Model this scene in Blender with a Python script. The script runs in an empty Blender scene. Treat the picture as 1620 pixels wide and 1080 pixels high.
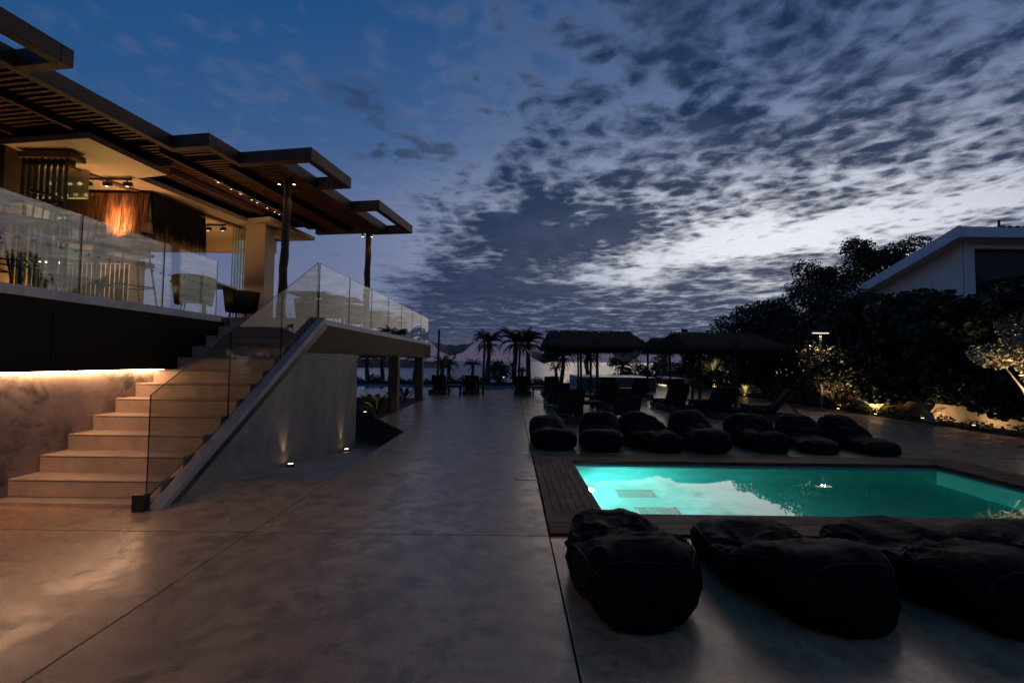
import bpy, bmesh, math, random
from mathutils import Vector, Matrix, noise
rnd = random.Random(7)
SC = bpy.context.scene
COL = SC.collection
R = math.radians

# ------------------------------------------------------------------ camera
CAM_H = 1.38
cam_d = bpy.data.cameras.new('camera')
cam_d.sensor_width = 36.0
cam_d.lens = 16.0
cam_d.clip_start = 0.05
cam_d.clip_end = 20000
cam = bpy.data.objects.new('camera', cam_d)
COL.objects.link(cam)
cam.matrix_world = (Matrix.Translation((0, 0, CAM_H)) @ Matrix.Rotation(R(90 + 2.46), 4, 'X')
                    @ Matrix.Rotation(R(0.7), 4, 'Z'))
SC.camera = cam

# ------------------------------------------------------------------ render settings
SC.render.engine = 'CYCLES'
SC.cycles.use_denoising = True
SC.cycles.max_bounces = 8
SC.cycles.transparent_max_bounces = 24
SC.cycles.sample_clamp_indirect = 4.0
SC.cycles.caustics_reflective = False
SC.cycles.caustics_refractive = False
SC.view_settings.view_transform = 'Standard'
SC.view_settings.look = 'None'
SC.view_settings.gamma = 1.0
SC.view_settings.use_curve_mapping = False
SC.view_settings.exposure = 0.0

# ------------------------------------------------------------------ world: dusk sky with an altocumulus deck
SUN_AZ = 30.0      # degrees to the right of the view direction (+Y)
SUN_EL = 1.2
world = bpy.data.worlds.new('World')
SC.world = world
world.use_nodes = True
WT = world.node_tree
WT.nodes.clear()

class NG:
    """tiny helper for wiring math nodes"""
    def __init__(s, tree): s.t = tree
    def new(s, typ, **kw):
        n = s.t.nodes.new(typ)
        for k, v in kw.items(): setattr(n, k, v)
        return n
    def put(s, sock, v):
        if isinstance(v, bpy.types.NodeSocket): s.t.links.new(v, sock)
        else: sock.default_value = v
    def m(s, op, a, b=0.0, c=None, clamp=False):
        n = s.new('ShaderNodeMath', operation=op, use_clamp=clamp)
        s.put(n.inputs[0], a); s.put(n.inputs[1], b)
        if c is not None: s.put(n.inputs[2], c)
        return n.outputs[0]
    def vec(s, x, y, z):
        n = s.new('ShaderNodeCombineXYZ')
        s.put(n.inputs[0], x); s.put(n.inputs[1], y); s.put(n.inputs[2], z)
        return n.outputs[0]
    def sep(s, v):
        n = s.new('ShaderNodeSeparateXYZ'); s.put(n.inputs[0], v); return n.outputs
    def vm(s, op, a, b=(0, 0, 0)):
        n = s.new('ShaderNodeVectorMath', operation=op)
        s.put(n.inputs[0], a)
        if op == 'SCALE': s.put(n.inputs['Scale'], b)
        else: s.put(n.inputs[1], b)
        return n.outputs['Value'] if op in ('LENGTH', 'DOT_PRODUCT', 'DISTANCE') else n.outputs[0]
    def noise(s, v, scale, detail=4.0, rough=0.5, dist=0.0, out=0):
        n = s.new('ShaderNodeTexNoise')
        s.put(n.inputs['Vector'], v); s.put(n.inputs['Scale'], scale)
        s.put(n.inputs['Detail'], detail); s.put(n.inputs['Roughness'], rough)
        s.put(n.inputs['Distortion'], dist)
        return n.outputs[out]
    def smooth(s, v, lo, hi, a=0.0, b=1.0):
        n = s.new('ShaderNodeMapRange', interpolation_type='SMOOTHSTEP')
        s.put(n.inputs[0], v); s.put(n.inputs[1], lo); s.put(n.inputs[2], hi)
        s.put(n.inputs[3], a); s.put(n.inputs[4], b)
        return n.outputs[0]
    def mix(s, f, a, b, blend='MIX'):
        n = s.new('ShaderNodeMix', data_type='RGBA', blend_type=blend)
        s.put(n.inputs[0], f)
        s.put(n.inputs[6], a if isinstance(a, bpy.types.NodeSocket) else (*a, 1) if len(a) == 3 else a)
        s.put(n.inputs[7], b if isinstance(b, bpy.types.NodeSocket) else (*b, 1) if len(b) == 3 else b)
        return n.outputs[2]
    def ramp(s, v, stops, interp='LINEAR'):
        n = s.new('ShaderNodeValToRGB')
        e = n.color_ramp.elements
        n.color_ramp.interpolation = interp
        while len(e) > 1: e.remove(e[-1])
        for i, (p, c) in enumerate(stops):
            el = e[0] if i == 0 else e.new(p)
            el.position = p
            el.color = (*c, 1) if len(c) == 3 else c
        s.put(n.inputs[0], v)
        return n.outputs[0]

w = NG(WT)
geo = w.new('ShaderNodeTexCoord')
D = w.vm('NORMALIZE', geo.outputs['Generated'])
dx, dy, dz = w.sep(D)
zc = w.m('MAXIMUM', dz, 0.0)
# physical sky, sun just on the horizon
sky = w.new('ShaderNodeTexSky', sky_type='NISHITA')
sky.sun_disc = False
sky.sun_elevation = R(SUN_EL)
sky.sun_rotation = R(SUN_AZ)
sky.altitude = 50
sky.air_density = 1.0
sky.dust_density = 0.6
sky.ozone_density = 4.0
nish = sky.outputs[0]
# dusk colouring of the clear air by height above the horizon
elev = w.m('DIVIDE', w.m('ARCSINE', zc), math.pi / 2)
air = w.ramp(elev, [(0.0, (.085, .072, .130)), (0.035, (.105, .102, .180)), (0.09, (.140, .160, .285)),
                    (0.17, (.080, .130, .285)), (0.27, (.015, .090, .260)), (0.40, (.003, .072, .235)),
                    (0.60, (.004, .050, .165)), (1.0, (.003, .030, .110))])
SKY_STRENGTH = 0.06
nsk = w.vm('SCALE', nish, SKY_STRENGTH)
# after-glow of the set sun: a broad bright patch above the place where it went down
az = w.m('ARCTAN2', dx, dy)
el = w.m('ARCSINE', dz)
def lobe(a0, e0, ra, re):
    u = w.m('DIVIDE', w.m('SUBTRACT', az, R(a0)), R(ra)); v = w.m('DIVIDE', w.m('SUBTRACT', el, R(e0)), R(re))
    return w.m('POWER', 2.718, w.m('MULTIPLY', w.m('ADD', w.m('MULTIPLY', u, u), w.m('MULTIPLY', v, v)), -1.0))
glow = lobe(SUN_AZ, 13, 28, 8.5)
glow_w = lobe(SUN_AZ, 13, 52, 22)
clear = w.mix(0.15, air, nsk)
clear = w.mix(w.m('MULTIPLY', glow_w, 0.45), clear, (.26, .30, .46))
clear = w.mix(w.m('MULTIPLY', glow, 0.9), clear, (.86, .88, .95))

# cloud deck: directions projected onto a flat layer
inv = w.m('DIVIDE', 1.0, w.m('ADD', zc, 0.045))
P = w.vec(w.m('MULTIPLY', dx, inv), w.m('MULTIPLY', dy, inv), 0.0)
px, py, _ = w.sep(P)
wob = w.noise(P, 1.6, 2, 0.55, out=1)
Pw = w.vm('ADD', P, w.vm('SCALE', w.vm('SUBTRACT', wob, (.5, .5, .5)), 0.30))

def blob(cx, cy, rx, ry, ang=0.0, src=None):
    """soft ellipse on the cloud layer"""
    a = R(ang)
    q = w.vm('SUBTRACT', src or Pw, (cx, cy, 0))
    qx, qy, _ = w.sep(q)
    u = w.m('DIVIDE', w.m('ADD', w.m('MULTIPLY', qx, math.cos(a)), w.m('MULTIPLY', qy, math.sin(a))), rx)
    v = w.m('DIVIDE', w.m('SUBTRACT', w.m('MULTIPLY', qy, math.cos(a)), w.m('MULTIPLY', qx, math.sin(a))), ry)
    r2 = w.m('ADD', w.m('MULTIPLY', u, u), w.m('MULTIPLY', v, v))
    return w.m('POWER', 2.718, w.m('MULTIPLY', r2, -1.0))
# large-scale cover: the sheet fills the right of the view, its edge running away to the left
edge = w.m('ADD', px, w.m('MULTIPLY', py, 0.36))
cover = w.smooth(edge, -0.15, 1.15)
gap = blob(1.75, 3.05, 1.5, 0.40, -48)
gap = w.m('MAXIMUM', gap, w.m('MULTIPLY', blob(0.95, 4.3, 0.5, 0.5, -48), 0.8))
mass = w.m('ADD', blob(0.15, 3.05, 0.60, 0.55), w.m('MULTIPLY', blob(-0.2, 4.8, 1.2, 0.9), 0.6))
puff = w.m('ADD', blob(-0.46, 1.98, 0.26, 0.13), w.m('MULTIPLY', blob(-0.52, 1.62, 0.13, 0.20), 0.8))
puff = w.m('ADD', puff, w.m('MULTIPLY', blob(-0.04, 1.62, 0.10, 0.07), 0.7))
low = w.smooth(py, 4.0, 7.0)
# altocumulus cells, bigger lumps, streaks far away
away = w.smooth(py, 2.0, 4.6)
Pc = w.vm('ADD', P, w.vm('SCALE', w.vm('SUBTRACT', w.noise(P, 5.0, 3, 0.5, out=1), (.5, .5, .5)), 0.16))
vor = w.new('ShaderNodeTexVoronoi', feature='SMOOTH_F1')
w.put(vor.inputs['Vector'], Pc); vor.inputs['Scale'].default_value = 10.5; vor.inputs['Smoothness'].default_value = 0.6
puffs = w.m('SUBTRACT', 0.86, w.m('MULTIPLY', vor.outputs['Distance'], 0.95))
fine = w.m('ADD', w.m('MULTIPLY', w.noise(Pc, 15.0, 4, 0.62), 0.55), w.m('MULTIPLY', puffs, 0.45))
bank = w.noise(w.vm('MULTIPLY', w.vm('ADD', Pw, (1.3, 4.1, 0)), (1.0, .62, 1)), 3.3, 6, 0.62)
cells = w.m('ADD', w.m('MULTIPLY', fine, w.m('SUBTRACT', 1.0, w.m('MULTIPLY', away, .66))), w.m('MULTIPLY', bank, w.m('MULTIPLY', away, .66)))
lumps = w.noise(w.vm('ADD', Pw, (3.1, 1.7, 0)), 3.0, 4, 0.55)
mott = w.m('ADD', w.m('MULTIPLY', cells, 0.58), w.m('MULTIPLY', lumps, 0.42))
dens = w.m('ADD', mott, w.m('MULTIPLY', w.m('SUBTRACT', cover, 0.62), 0.25))
dens = w.m('ADD', dens, w.m('MULTIPLY', mass, 0.20))
dens = w.m('ADD', dens, w.m('MULTIPLY', low, 0.045))
dens = w.m('SUBTRACT', dens, w.m('MULTIPLY', gap, 0.19))
veil = w.smooth(dens, 0.30, 0.52)            # thin, pale parts
dark = w.smooth(dens, 0.405, 0.665)            # thick, shaded parts
pd = w.m('MULTIPLY', puff, w.smooth(mott, 0.38, 0.60))
dark = w.m('MAXIMUM', dark, w.m('MULTIPLY', w.smooth(pd, 0.05, 0.75), 0.72))
lit = w.mix(glow_w, (.058, .105, .225), (.195, .250, .42))
lit = w.mix(glow, lit, (.90, .91, .96))
shade = w.mix(w.smooth(elev, 0.02, 0.24), (.022, .034, .078), (.008, .027, .074))
shade = w.mix(w.m('MULTIPLY', glow, 0.5), shade, (.042, .050, .096))
shade = w.mix(w.m('MULTIPLY', w.smooth(bank, .40, .68), .75), shade, (.036, .055, .115))
final = w.mix(w.m('MULTIPLY', veil, 0.70), clear, lit)
final = w.mix(w.m('MULTIPLY', dark, 0.96), final, shade)
# pink band of haze hugging the horizon
hz = w.smooth(elev, 0.0, 0.05, 1.0, 0.0)
final = w.mix(w.m('MULTIPLY', hz, 0.55), final, (.120, .082, .130))
bg = w.new('ShaderNodeBackground')
w.put(bg.inputs[0], final)
bg.inputs[1].default_value = 1.0
wo = w.new('ShaderNodeOutputWorld')
WT.links.new(bg.outputs[0], wo.inputs[0])
world.cycles.sampling_method = 'MANUAL'
world.cycles.sample_map_resolution = 512

# ------------------------------------------------------------------ helpers: materials
def mat(name, col, rough=0.6, col2=None, scale=4.0, rough2=None, bump=0.0, bscale=30.0, metal=0.0, spec=0.5,
        coords='pos', stretch=(1, 1, 1), detail=6.0, lo=0.35, hi=0.65, stain=None, sscale=0.7, sheen=0.0, trans=0.0):
    m = bpy.data.materials.new(name)
    m.use_nodes = True
    n = NG(m.node_tree)
    bs = m.node_tree.nodes['Principled BSDF']
    bs.inputs['Metallic'].default_value = metal
    bs.inputs['Specular IOR Level'].default_value = spec
    bs.inputs['Sheen Weight'].default_value = sheen
    if trans:
        bs.inputs['Transmission Weight'].default_value = trans
    if coords == 'pos':
        v = n.new('ShaderNodeNewGeometry').outputs['Position']
    else:
        tc = n.new('ShaderNodeTexCoord')
        oi = n.new('ShaderNodeObjectInfo')
        v = n.vm('ADD', tc.outputs['Object'], n.vm('SCALE', oi.outputs['Location'], 0.73))
        v = n.vm('ADD', v, n.vec(n.m('MULTIPLY', oi.outputs['Random'], 17.0), 0.0, n.m('MULTIPLY', oi.outputs['Random'], 9.0)))
    v = n.vm('MULTIPLY', v, stretch)
    if col2 is None:
        col2 = tuple(c * 0.72 for c in col)
    f = n.smooth(n.noise(v, scale, detail, 0.6), lo, hi)
    c = n.mix(f, col, col2)
    if stain:
        sf = n.smooth(n.noise(v, sscale, 8, 0.68, 0.4), 0.52, 0.70)
        c = n.mix(sf, c, stain)
    n.put(bs.inputs['Base Color'], c)
    if rough2 is None:
        bs.inputs['Roughness'].default_value = rough
    else:
        n.put(bs.inputs['Roughness'], n.smooth(n.noise(n.vm('ADD', v, (5, 2, 1)), scale * 0.6, 6, 0.62), 0.35, 0.65, rough, rough2))
    if bump:
        b = n.new('ShaderNodeBump')
        b.inputs['Strength'].default_value = 1.0
        b.inputs['Distance'].default_value = bump
        n.put(b.inputs['Height'], n.noise(v, bscale, 5, 0.6))
        n.put(bs.inputs['Normal'], b.outputs[0])
    return m

def mat_emit(name, col, strength):
    m = bpy.data.materials.new(name)
    m.use_nodes = True
    t = m.node_tree
    t.nodes.clear()
    e = t.nodes.new('ShaderNodeEmission')
    e.inputs[0].default_value = (*col, 1)
    e.inputs[1].default_value = strength
    o = t.nodes.new('ShaderNodeOutputMaterial')
    t.links.new(e.outputs[0], o.inputs[0])
    return m

def mat_glass(name, tint, boost, base, ior=1.5, rough=0.0):
    """sheet glass: tinted see-through plus a Fresnel mirror of the surroundings"""
    m = bpy.data.materials.new(name)
    m.use_nodes = True
    t = m.node_tree
    t.nodes.clear()
    n = NG(t)
    lw = n.new('ShaderNodeLayerWeight')
    lw.inputs[0].default_value = 0.5
    f0 = ((ior - 1) / (ior + 1)) ** 2
    sch = n.m('ADD', n.m('MULTIPLY', n.m('POWER', lw.outputs['Facing'], 5.0), 1 - f0), f0)
    f = n.m('ADD', n.m('MULTIPLY', sch, boost), base, clamp=True)
    tr = n.new('ShaderNodeBsdfTransparent')
    tr.inputs[0].default_value = (*tint, 1)
    gl = n.new('ShaderNodeBsdfGlossy')
    gl.inputs['Color'].default_value = (.95, .96, .95, 1)
    gl.inputs['Roughness'].default_value = rough
    mx = n.new('ShaderNodeMixShader')
    n.put(mx.inputs[0], f)
    t.links.new(tr.outputs[0], mx.inputs[1])
    t.links.new(gl.outputs[0], mx.inputs[2])
    o = n.new('ShaderNodeOutputMaterial')
    t.links.new(mx.outputs[0], o.inputs[0])
    return m

# ------------------------------------------------------------------ helpers: objects
def wm(o):
    m = o.matrix_basis.copy()
    p = o.parent
    while p:
        m = p.matrix_basis @ m
        p = p.parent
    return m

def tag(o, label=None, cat=None, group=None, kind=None):
    if label: o['label'] = label
    if cat: o['category'] = cat
    if group: o['group'] = group
    if kind: o['kind'] = kind
    return o

def thing(name, label, cat, loc=(0, 0, 0), rz=0.0, group=None, kind=None):
    o = bpy.data.objects.new(name, None)
    o.empty_display_size = 0.1
    COL.objects.link(o)
    o.location = loc
    o.rotation_euler = (0, 0, rz)
    return tag(o, label, cat, group, kind)

class MB:
    """collects boxes, tubes and faces and links them as one mesh object"""
    def __init__(s): s.v = []; s.f = []; s.mi = []
    def face(s, pts, mi=0):
        b = len(s.v); s.v += [tuple(p) for p in pts]; s.f.append(tuple(range(b, b + len(pts)))); s.mi.append(mi); return s
    def box(s, x0, x1, y0, y1, z0, z1, mi=0, M=None):
        b = len(s.v)
        p = [(x, y, z) for z in (z0, z1) for y in (y0, y1) for x in (x0, x1)]
        if M is not None: p = [tuple(M @ Vector(q)) for q in p]
        s.v += p
        for q in ((0, 2, 3, 1), (4, 5, 7, 6), (0, 1, 5, 4), (2, 6, 7, 3), (0, 4, 6, 2), (1, 3, 7, 5)):
            s.f.append(tuple(b + i for i in q)); s.mi.append(mi)
        return s
    def prism(s, poly, z0, z1, mi=0):
        """vertical prism over a counter-clockwise polygon"""
        b = len(s.v); n = len(poly)
        s.v += [(x, y, z0) for x, y in poly] + [(x, y, z1) for x, y in poly]
        s.f.append(tuple(b + i for i in reversed(range(n)))); s.f.append(tuple(b + n + i for i in range(n)))
        s.mi += [mi, mi]
        for i in range(n):
            j = (i + 1) % n
            s.f.append((b + i, b + j, b + n + j, b + n + i)); s.mi.append(mi)
        return s
    def sideprism(s, poly, x0, x1, mi=0):
        """prism over a polygon given in (y, z), running along x"""
        b = len(s.v); n = len(poly)
        s.v += [(x0, y, z) for y, z in poly] + [(x1, y, z) for y, z in poly]
        s.f.append(tuple(b + i for i in range(n))); s.f.append(tuple(b + n + i for i in reversed(range(n))))
        s.mi += [mi, mi]
        for i in range(n):
            j = (i + 1) % n
            s.f.append((b + j, b + i, b + n + i, b + n + j)); s.mi.append(mi)
        return s
    def tube(s, pts, radii, seg=8, mi=0, cap=True):
        pts = [Vector(p) for p in pts]
        if not isinstance(radii, (list, tuple)): radii = [radii] * len(pts)
        rings = []
        for i, p in enumerate(pts):
            d = (pts[min(i + 1, len(pts) - 1)] - pts[max(i - 1, 0)]).normalized()
            up = Vector((0, 0, 1)) if abs(d.z) < 0.9 else Vector((1, 0, 0))
            a = d.cross(up).normalized(); c = a.cross(d)
            b = len(s.v)
            for k in range(seg):
                t = 2 * math.pi * k / seg
                s.v.append(tuple(p + (a * math.cos(t) + c * math.sin(t)) * radii[i]))
            rings.append(b)
        for r0, r1 in zip(rings, rings[1:]):
            for k in range(seg):
                j = (k + 1) % seg
                s.f.append((r0 + k, r0 + j, r1 + j, r1 + k)); s.mi.append(mi)
        if cap:
            s.f.append(tuple(rings[0] + k for k in reversed(range(seg)))); s.mi.append(mi)
            s.f.append(tuple(rings[-1] + k for k in range(seg))); s.mi.append(mi)
        return s
    def lathe(s, prof, cx=0, cy=0, cz=0, seg=16, mi=0):
        b = len(s.v)
        for r, z in prof:
            for k in range(seg):
                t = 2 * math.pi * k / seg
                s.v.append((cx + r * math.cos(t), cy + r * math.sin(t), cz + z))
        for i in range(len(prof) - 1):
            for k in range(seg):
                j = (k + 1) % seg
                s.f.append((b + i * seg + k, b + i * seg + j, b + (i + 1) * seg + j, b + (i + 1) * seg + k)); s.mi.append(mi)
        return s
    def build(s, name, m, parent=None, smooth=False, bevel=0.0, local=False, kind=None):
        me = bpy.data.meshes.new(name)
        vs = s.v
        if parent is not None and not local:
            inv = wm(parent).inverted()
            vs = [tuple(inv @ Vector(q)) for q in vs]
        me.from_pydata(vs, [], s.f)
        ms = m if isinstance(m, (list, tuple)) else [m]
        for x in ms: me.materials.append(x)
        if len(ms) > 1: me.polygons.foreach_set('material_index', s.mi)
        if smooth: me.polygons.foreach_set('use_smooth', [True] * len(me.polygons))
        if bevel:
            bm = bmesh.new(); bm.from_mesh(me)
            bmesh.ops.bevel(bm, geom=list(bm.edges), offset=bevel, segments=1, affect='EDGES')
            bm.to_mesh(me); bm.free()
        me.validate()
        me.update()
        o = bpy.data.objects.new(name, me)
        COL.objects.link(o)
        if parent is not None: o.parent = parent
        if kind: o['kind'] = kind
        return o

def box(name, x0, x1, y0, y1, z0, z1, m, parent=None, bevel=0.0):
    return MB().box(x0, x1, y0, y1, z0, z1).build(name, m, parent, bevel=bevel)

KIDS = {}
def copy_tree(o, parent=None):
    if not KIDS.get('built'):
        KIDS.clear(); KIDS['built'] = True
    c = o.copy(); COL.objects.link(c); c.parent = parent
    for ch in [q for q in COL.objects if q.parent == o]:
        copy_tree(ch, c)
    return c

def light(kind, name, loc, power, col, parent=None, size=0.05, aim=None, spot=60, blend=0.5):
    l = bpy.data.lights.new(name, kind)
    l.energy = power
    l.color = col
    if kind == 'SPOT':
        l.spot_size = R(spot); l.spot_blend = blend; l.shadow_soft_size = size
    elif kind == 'POINT':
        l.shadow_soft_size = size
    elif kind == 'AREA':
        l.size = size
    o = bpy.data.objects.new(name, l)
    COL.objects.link(o)
    lo = Vector(loc)
    if aim is not None:
        o.rotation_mode = 'QUATERNION'
        o.rotation_quaternion = (Vector(aim) - lo).to_track_quat('-Z', 'Y')
    o.location = lo
    if parent is not None:
        o.parent = parent
        o.matrix_parent_inverse = wm(parent).inverted()
    return o

WARM = (1.0, .56, .24)
WARM2 = (1.0, .70, .42)

# ------------------------------------------------------------------ materials
def floor_material():
    m = bpy.data.materials.new('polished_concrete'); m.use_nodes = True
    n = NG(m.node_tree); bs = m.node_tree.nodes['Principled BSDF']
    v = n.new('ShaderNodeNewGeometry').outputs['Position']
    a = n.smooth(n.noise(v, 1.2, 8, 0.68, 0.25), 0.34, 0.66)
    b = n.noise(n.vm('ADD', v, (7, 3, 0)), 4.5, 9, 0.74, 0.25)
    st = n.smooth(n.noise(n.vm('ADD', v, (1, 9, 0)), 3.0, 10, 0.80, 0.2), 0.50, 0.62)
    grain = n.noise(v, 85.0, 3, 0.7)
    c = n.mix(a, (.60, .355, .195), (.45, .266, .148))
    c = n.mix(n.smooth(b, 0.44, 0.60), c, (.33, .198, .118))
    c = n.mix(n.m('MULTIPLY', st, 0.55), c, (.145, .090, .058))
    c = n.mix(0.55, c, n.mix(n.smooth(grain, .3, .7), (.35, .35, .35), (.66, .66, .66)), 'OVERLAY')
    n.put(bs.inputs['Base Color'], c)
    n.put(bs.inputs['Roughness'], n.m('ADD', n.smooth(b, .35, .68, .17, .32), n.m('MULTIPLY', a, .08)))
    bs.inputs['Specular IOR Level'].default_value = .62
    bs.inputs['Specular Tint'].default_value = (1.0, .87, .74, 1)
    bu = n.new('ShaderNodeBump'); bu.inputs['Strength'].default_value = 1.0; bu.inputs['Distance'].default_value = .0010
    n.put(bu.inputs['Height'], n.m('ADD', n.noise(v, 2.6, 3, .5), n.m('MULTIPLY', n.noise(v, 22, 3, .6), .05)))
    n.put(bs.inputs['Normal'], bu.outputs[0])
    return m
M_floor = floor_material()
M_under = mat('dark_subfloor', (.02, .018, .016), 0.9)
M_wallc = mat('rough_plaster', (.46, .34, .25), 0.75, (.33, .245, .185), 3.0, None, 0.006, 14, stain=(.105, .085, .07), sscale=2.4)
M_wallg = mat('grey_microcement', (.27, .235, .195), 0.62, (.185, .16, .135), 1.6, 0.75, 0.002, 20, stain=(.12, .11, .10), sscale=1.5)
M_step = mat('step_cement', (.54, .39, .26), 0.6, (.43, .31, .21), 5.0, None, 0.0015, 60)
M_nose = mat('step_nosing_strip', (.10, .07, .05), 0.6)
M_white = mat('white_coping', (.58, .56, .53), 0.6, (.44, .42, .40), 3.0, None, 0.001, 40)
M_clad = mat('dark_wood_cladding', (.014, .008, .0055), 0.7, (.008, .0048, .0035), 5.0, None, 0.001, 60, spec=0.15, stretch=(1, .25, 6))
M_clad2 = mat('brown_wood_cladding', (.095, .043, .019), 0.65, (.050, .023, .011), 5.0, None, 0.001, 60, spec=0.12, stretch=(1, .25, 6))
M_beam = mat('pergola_timber', (.085, .040, .020), 0.65, (.045, .021, .011), 4.0, None, 0.0015, 40, stretch=(1.5, .5, 2))
M_slat = mat('pergola_slat', (.095, .024, .012), 0.65, (.050, .013, .007), 6.0, None, 0.001, 60, stretch=(.4, 2, 2))
M_ceil = mat('cream_soffit', (.60, .455, .32), 0.8, (.54, .41, .285), 2.0)
M_brown = mat('brown_render', (.19, .115, .060), 0.7, (.14, .085, .045), 3.0, None, 0.002, 25)
M_black = mat('black_metal', (.012, .012, .012), 0.4, (.008, .008, .008), 8, spec=0.4)
M_post = mat('rough_log', (.075, .045, .028), 0.75, (.035, .022, .014), 6.0, None, 0.012, 18, stretch=(3, 3, .5))
M_fringe = mat('lit_raffia', (.24, .085, .030), 0.75, (.012, .005, .003), 5.0, None, 0.0, stretch=(6, 6, .5))  # front strands: lamplit orange put into the colour
M_fringe2 = mat('shaded_raffia', (.030, .013, .007), 0.8, (.014, .006, .004), 14.0, None, 0.0, stretch=(6, 6, .5))  # side strands: shade put into a darker copy of the raffia
M_bag = mat('black_beanbag_fabric', (.0040, .0040, .0043), 0.60, (.0028, .0028, .0030), 9.0, 0.75, 0.0015, 22, coords='obj', spec=0.10)
M_seam = mat('black_piping', (.012, .012, .012), 0.5, (.008, .008, .008), 9, coords='obj', spec=0.3)
M_deck = mat('ipe_board', (.20, .070, .033), 0.6, (.060, .022, .012), 6.0, 0.7, 0.0008, 60, coords='obj', stretch=(.6, .6, 3), spec=0.22)
M_lwood = mat('sunbed_timber', (.065, .040, .028), 0.55, (.035, .022, .016), 7.0, coords='obj')
M_cush = mat('charcoal_cushion', (.012, .011, .011), 0.8, (.008, .008, .008), 9.0, None, 0.001, 60, coords='obj', spec=0.2)
M_thatch = mat('dry_thatch', (.085, .058, .036), 0.9, (.035, .023, .015), 12.0, coords='obj', spec=0.1)
M_sail = mat('canvas_awning', (.15, .105, .065), 0.85, (.10, .072, .045), 6.0, coords='obj')
M_trunk = mat('tree_bark', (.085, .062, .045), 0.85, (.04, .03, .022), 9.0, None, 0.012, 25, coords='obj', stretch=(2, 2, .6))
M_pale = mat('pale_branch_bark', (.30, .25, .19), 0.8, (.2, .16, .12), 9.0, None, 0.006, 25, coords='obj')
def leafmat(name, c1, c2, rough=0.5):
    m = mat(name, c1, rough, c2, 1.7, coords='pos', spec=0.35, lo=.3, hi=.7)
    return m
M_leaf = leafmat('dark_evergreen_leaf', (.030, .040, .016), (.018, .026, .011))
M_leafr = leafmat('round_leathery_leaf', (.034, .044, .022), (.020, .028, .014))
M_leafo = leafmat('lit_olive_leaf', (.12, .095, .045), (.065, .055, .025))  # lighter than the hedge leaf, lamplight put into the colour
M_leafp = leafmat('lit_pale_leaf', (.34, .30, .19), (.16, .15, .08))  # leaf colour lightened so the plants look spotlit
M_palm = leafmat('palm_frond', (.040, .048, .020), (.026, .030, .014))
M_soil = mat('garden_soil', (.030, .022, .016), 0.95, (.018, .013, .010), 6.0, None, 0.02, 12)
M_ground = mat('dry_hillside', (.030, .032, .018), 0.95, (.020, .020, .012), 0.3)
M_hill = mat('distant_headland', (.040, .042, .045), 0.95, (.028, .03, .032), 0.02)
M_house = mat('white_house_render', (.84, .78, .68), 0.8, (.76, .70, .61), 1.5, None, 0.003, 60)
M_trim = mat('white_fascia', (.76, .76, .76), 0.6, (.68, .68, .68), 2.0)
M_tile = mat('terracotta_tile', (.22, .075, .045), 0.75, (.12, .045, .03), 6.0, coords='obj')
M_dwin = mat('dark_window_pane', (.012, .015, .016), 0.12, (.010, .012, .013), 1.0, spec=0.35)
M_garden = mat('ochre_garden_wall', (.38, .26, .14), 0.8, (.28, .19, .105), 3.0, None, 0.004, 20, stain=(.16, .11, .065), sscale=1.6)
M_tilep = mat('turquoise_pool_plaster', (.12, .70, .66), 0.6, (.10, .63, .60), 3.0)
M_mosaic = mat('blue_pool_mosaic', (.10, .25, .34), 0.3, (.075, .19, .27), 9.0)
M_grate = mat('pool_grate', (.06, .30, .28), 0.6, (.05, .24, .22), 30)
M_glass = mat_glass('clear_balustrade_glass', (.92, .95, .935), .55, 0.0)
M_glassc = mat_glass('coated_balustrade_glass', (.93, .95, .93), .85, 0.02)
M_glasst = mat_glass('smoked_stair_glass', (.74, .765, .74), .55, 0.0)
M_gedge = mat('glass_edge', (.010, .016, .014), 0.25, (.006, .010, .009), 5)
M_gstack = mat_glass('folded_green_glass', (.90, .94, .93), 0.3, 0.0)
M_wine = mat_glass('wine_glass', (.93, .95, .95), 1.5, 0.06)
M_dot = mat('safety_dot_film', (.035, .05, .055), 0.5, (.03, .045, .05), 5)
M_dotp = mat('pale_safety_film', (.45, .47, .46), 0.6, (.42, .44, .43), 5)
M_chair = mat('woven_charcoal_rattan', (.030, .027, .024), 0.6, (.016, .015, .013), 40, coords='obj')
M_tabletop = mat('dark_table_top', (.030, .026, .023), 0.35, (.022, .019, .017), 5, coords='obj')
M_bulb = mat_emit('lit_bulb', (1.0, .80, .56), 2.6)
M_bulbw = mat_emit('warm_lit_lens', (1.0, .66, .34), 10.0)
M_led = mat_emit('warm_led_strip', (1.0, .59, .35), 37.0)
M_lamp = mat_emit('lamp_diffuser', (1.0, .80, .60), 1.6)
M_barlit = mat_emit('bar_light_tube', (1.0, .82, .58), 7.0)
M_plens = mat_emit('pool_lamp_lens', (.80, 1.0, .95), 14.0)

# ------------------------------------------------------------------ sun: only the last glow from below the cloud edge
sun_d = bpy.data.lights.new('sun', 'SUN')
sun_d.energy = 0.42
sun_d.angle = R(55)
sun_d.color = (1.0, .80, .64)
sun_o = bpy.data.objects.new('sun', sun_d)
COL.objects.link(sun_o)
sun_o.rotation_euler = Vector((-math.sin(R(SUN_AZ)) * math.cos(R(15)), -math.cos(R(SUN_AZ)) * math.cos(R(15)), -math.sin(R(15)))).to_track_quat('-Z', 'Y').to_euler()

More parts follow.
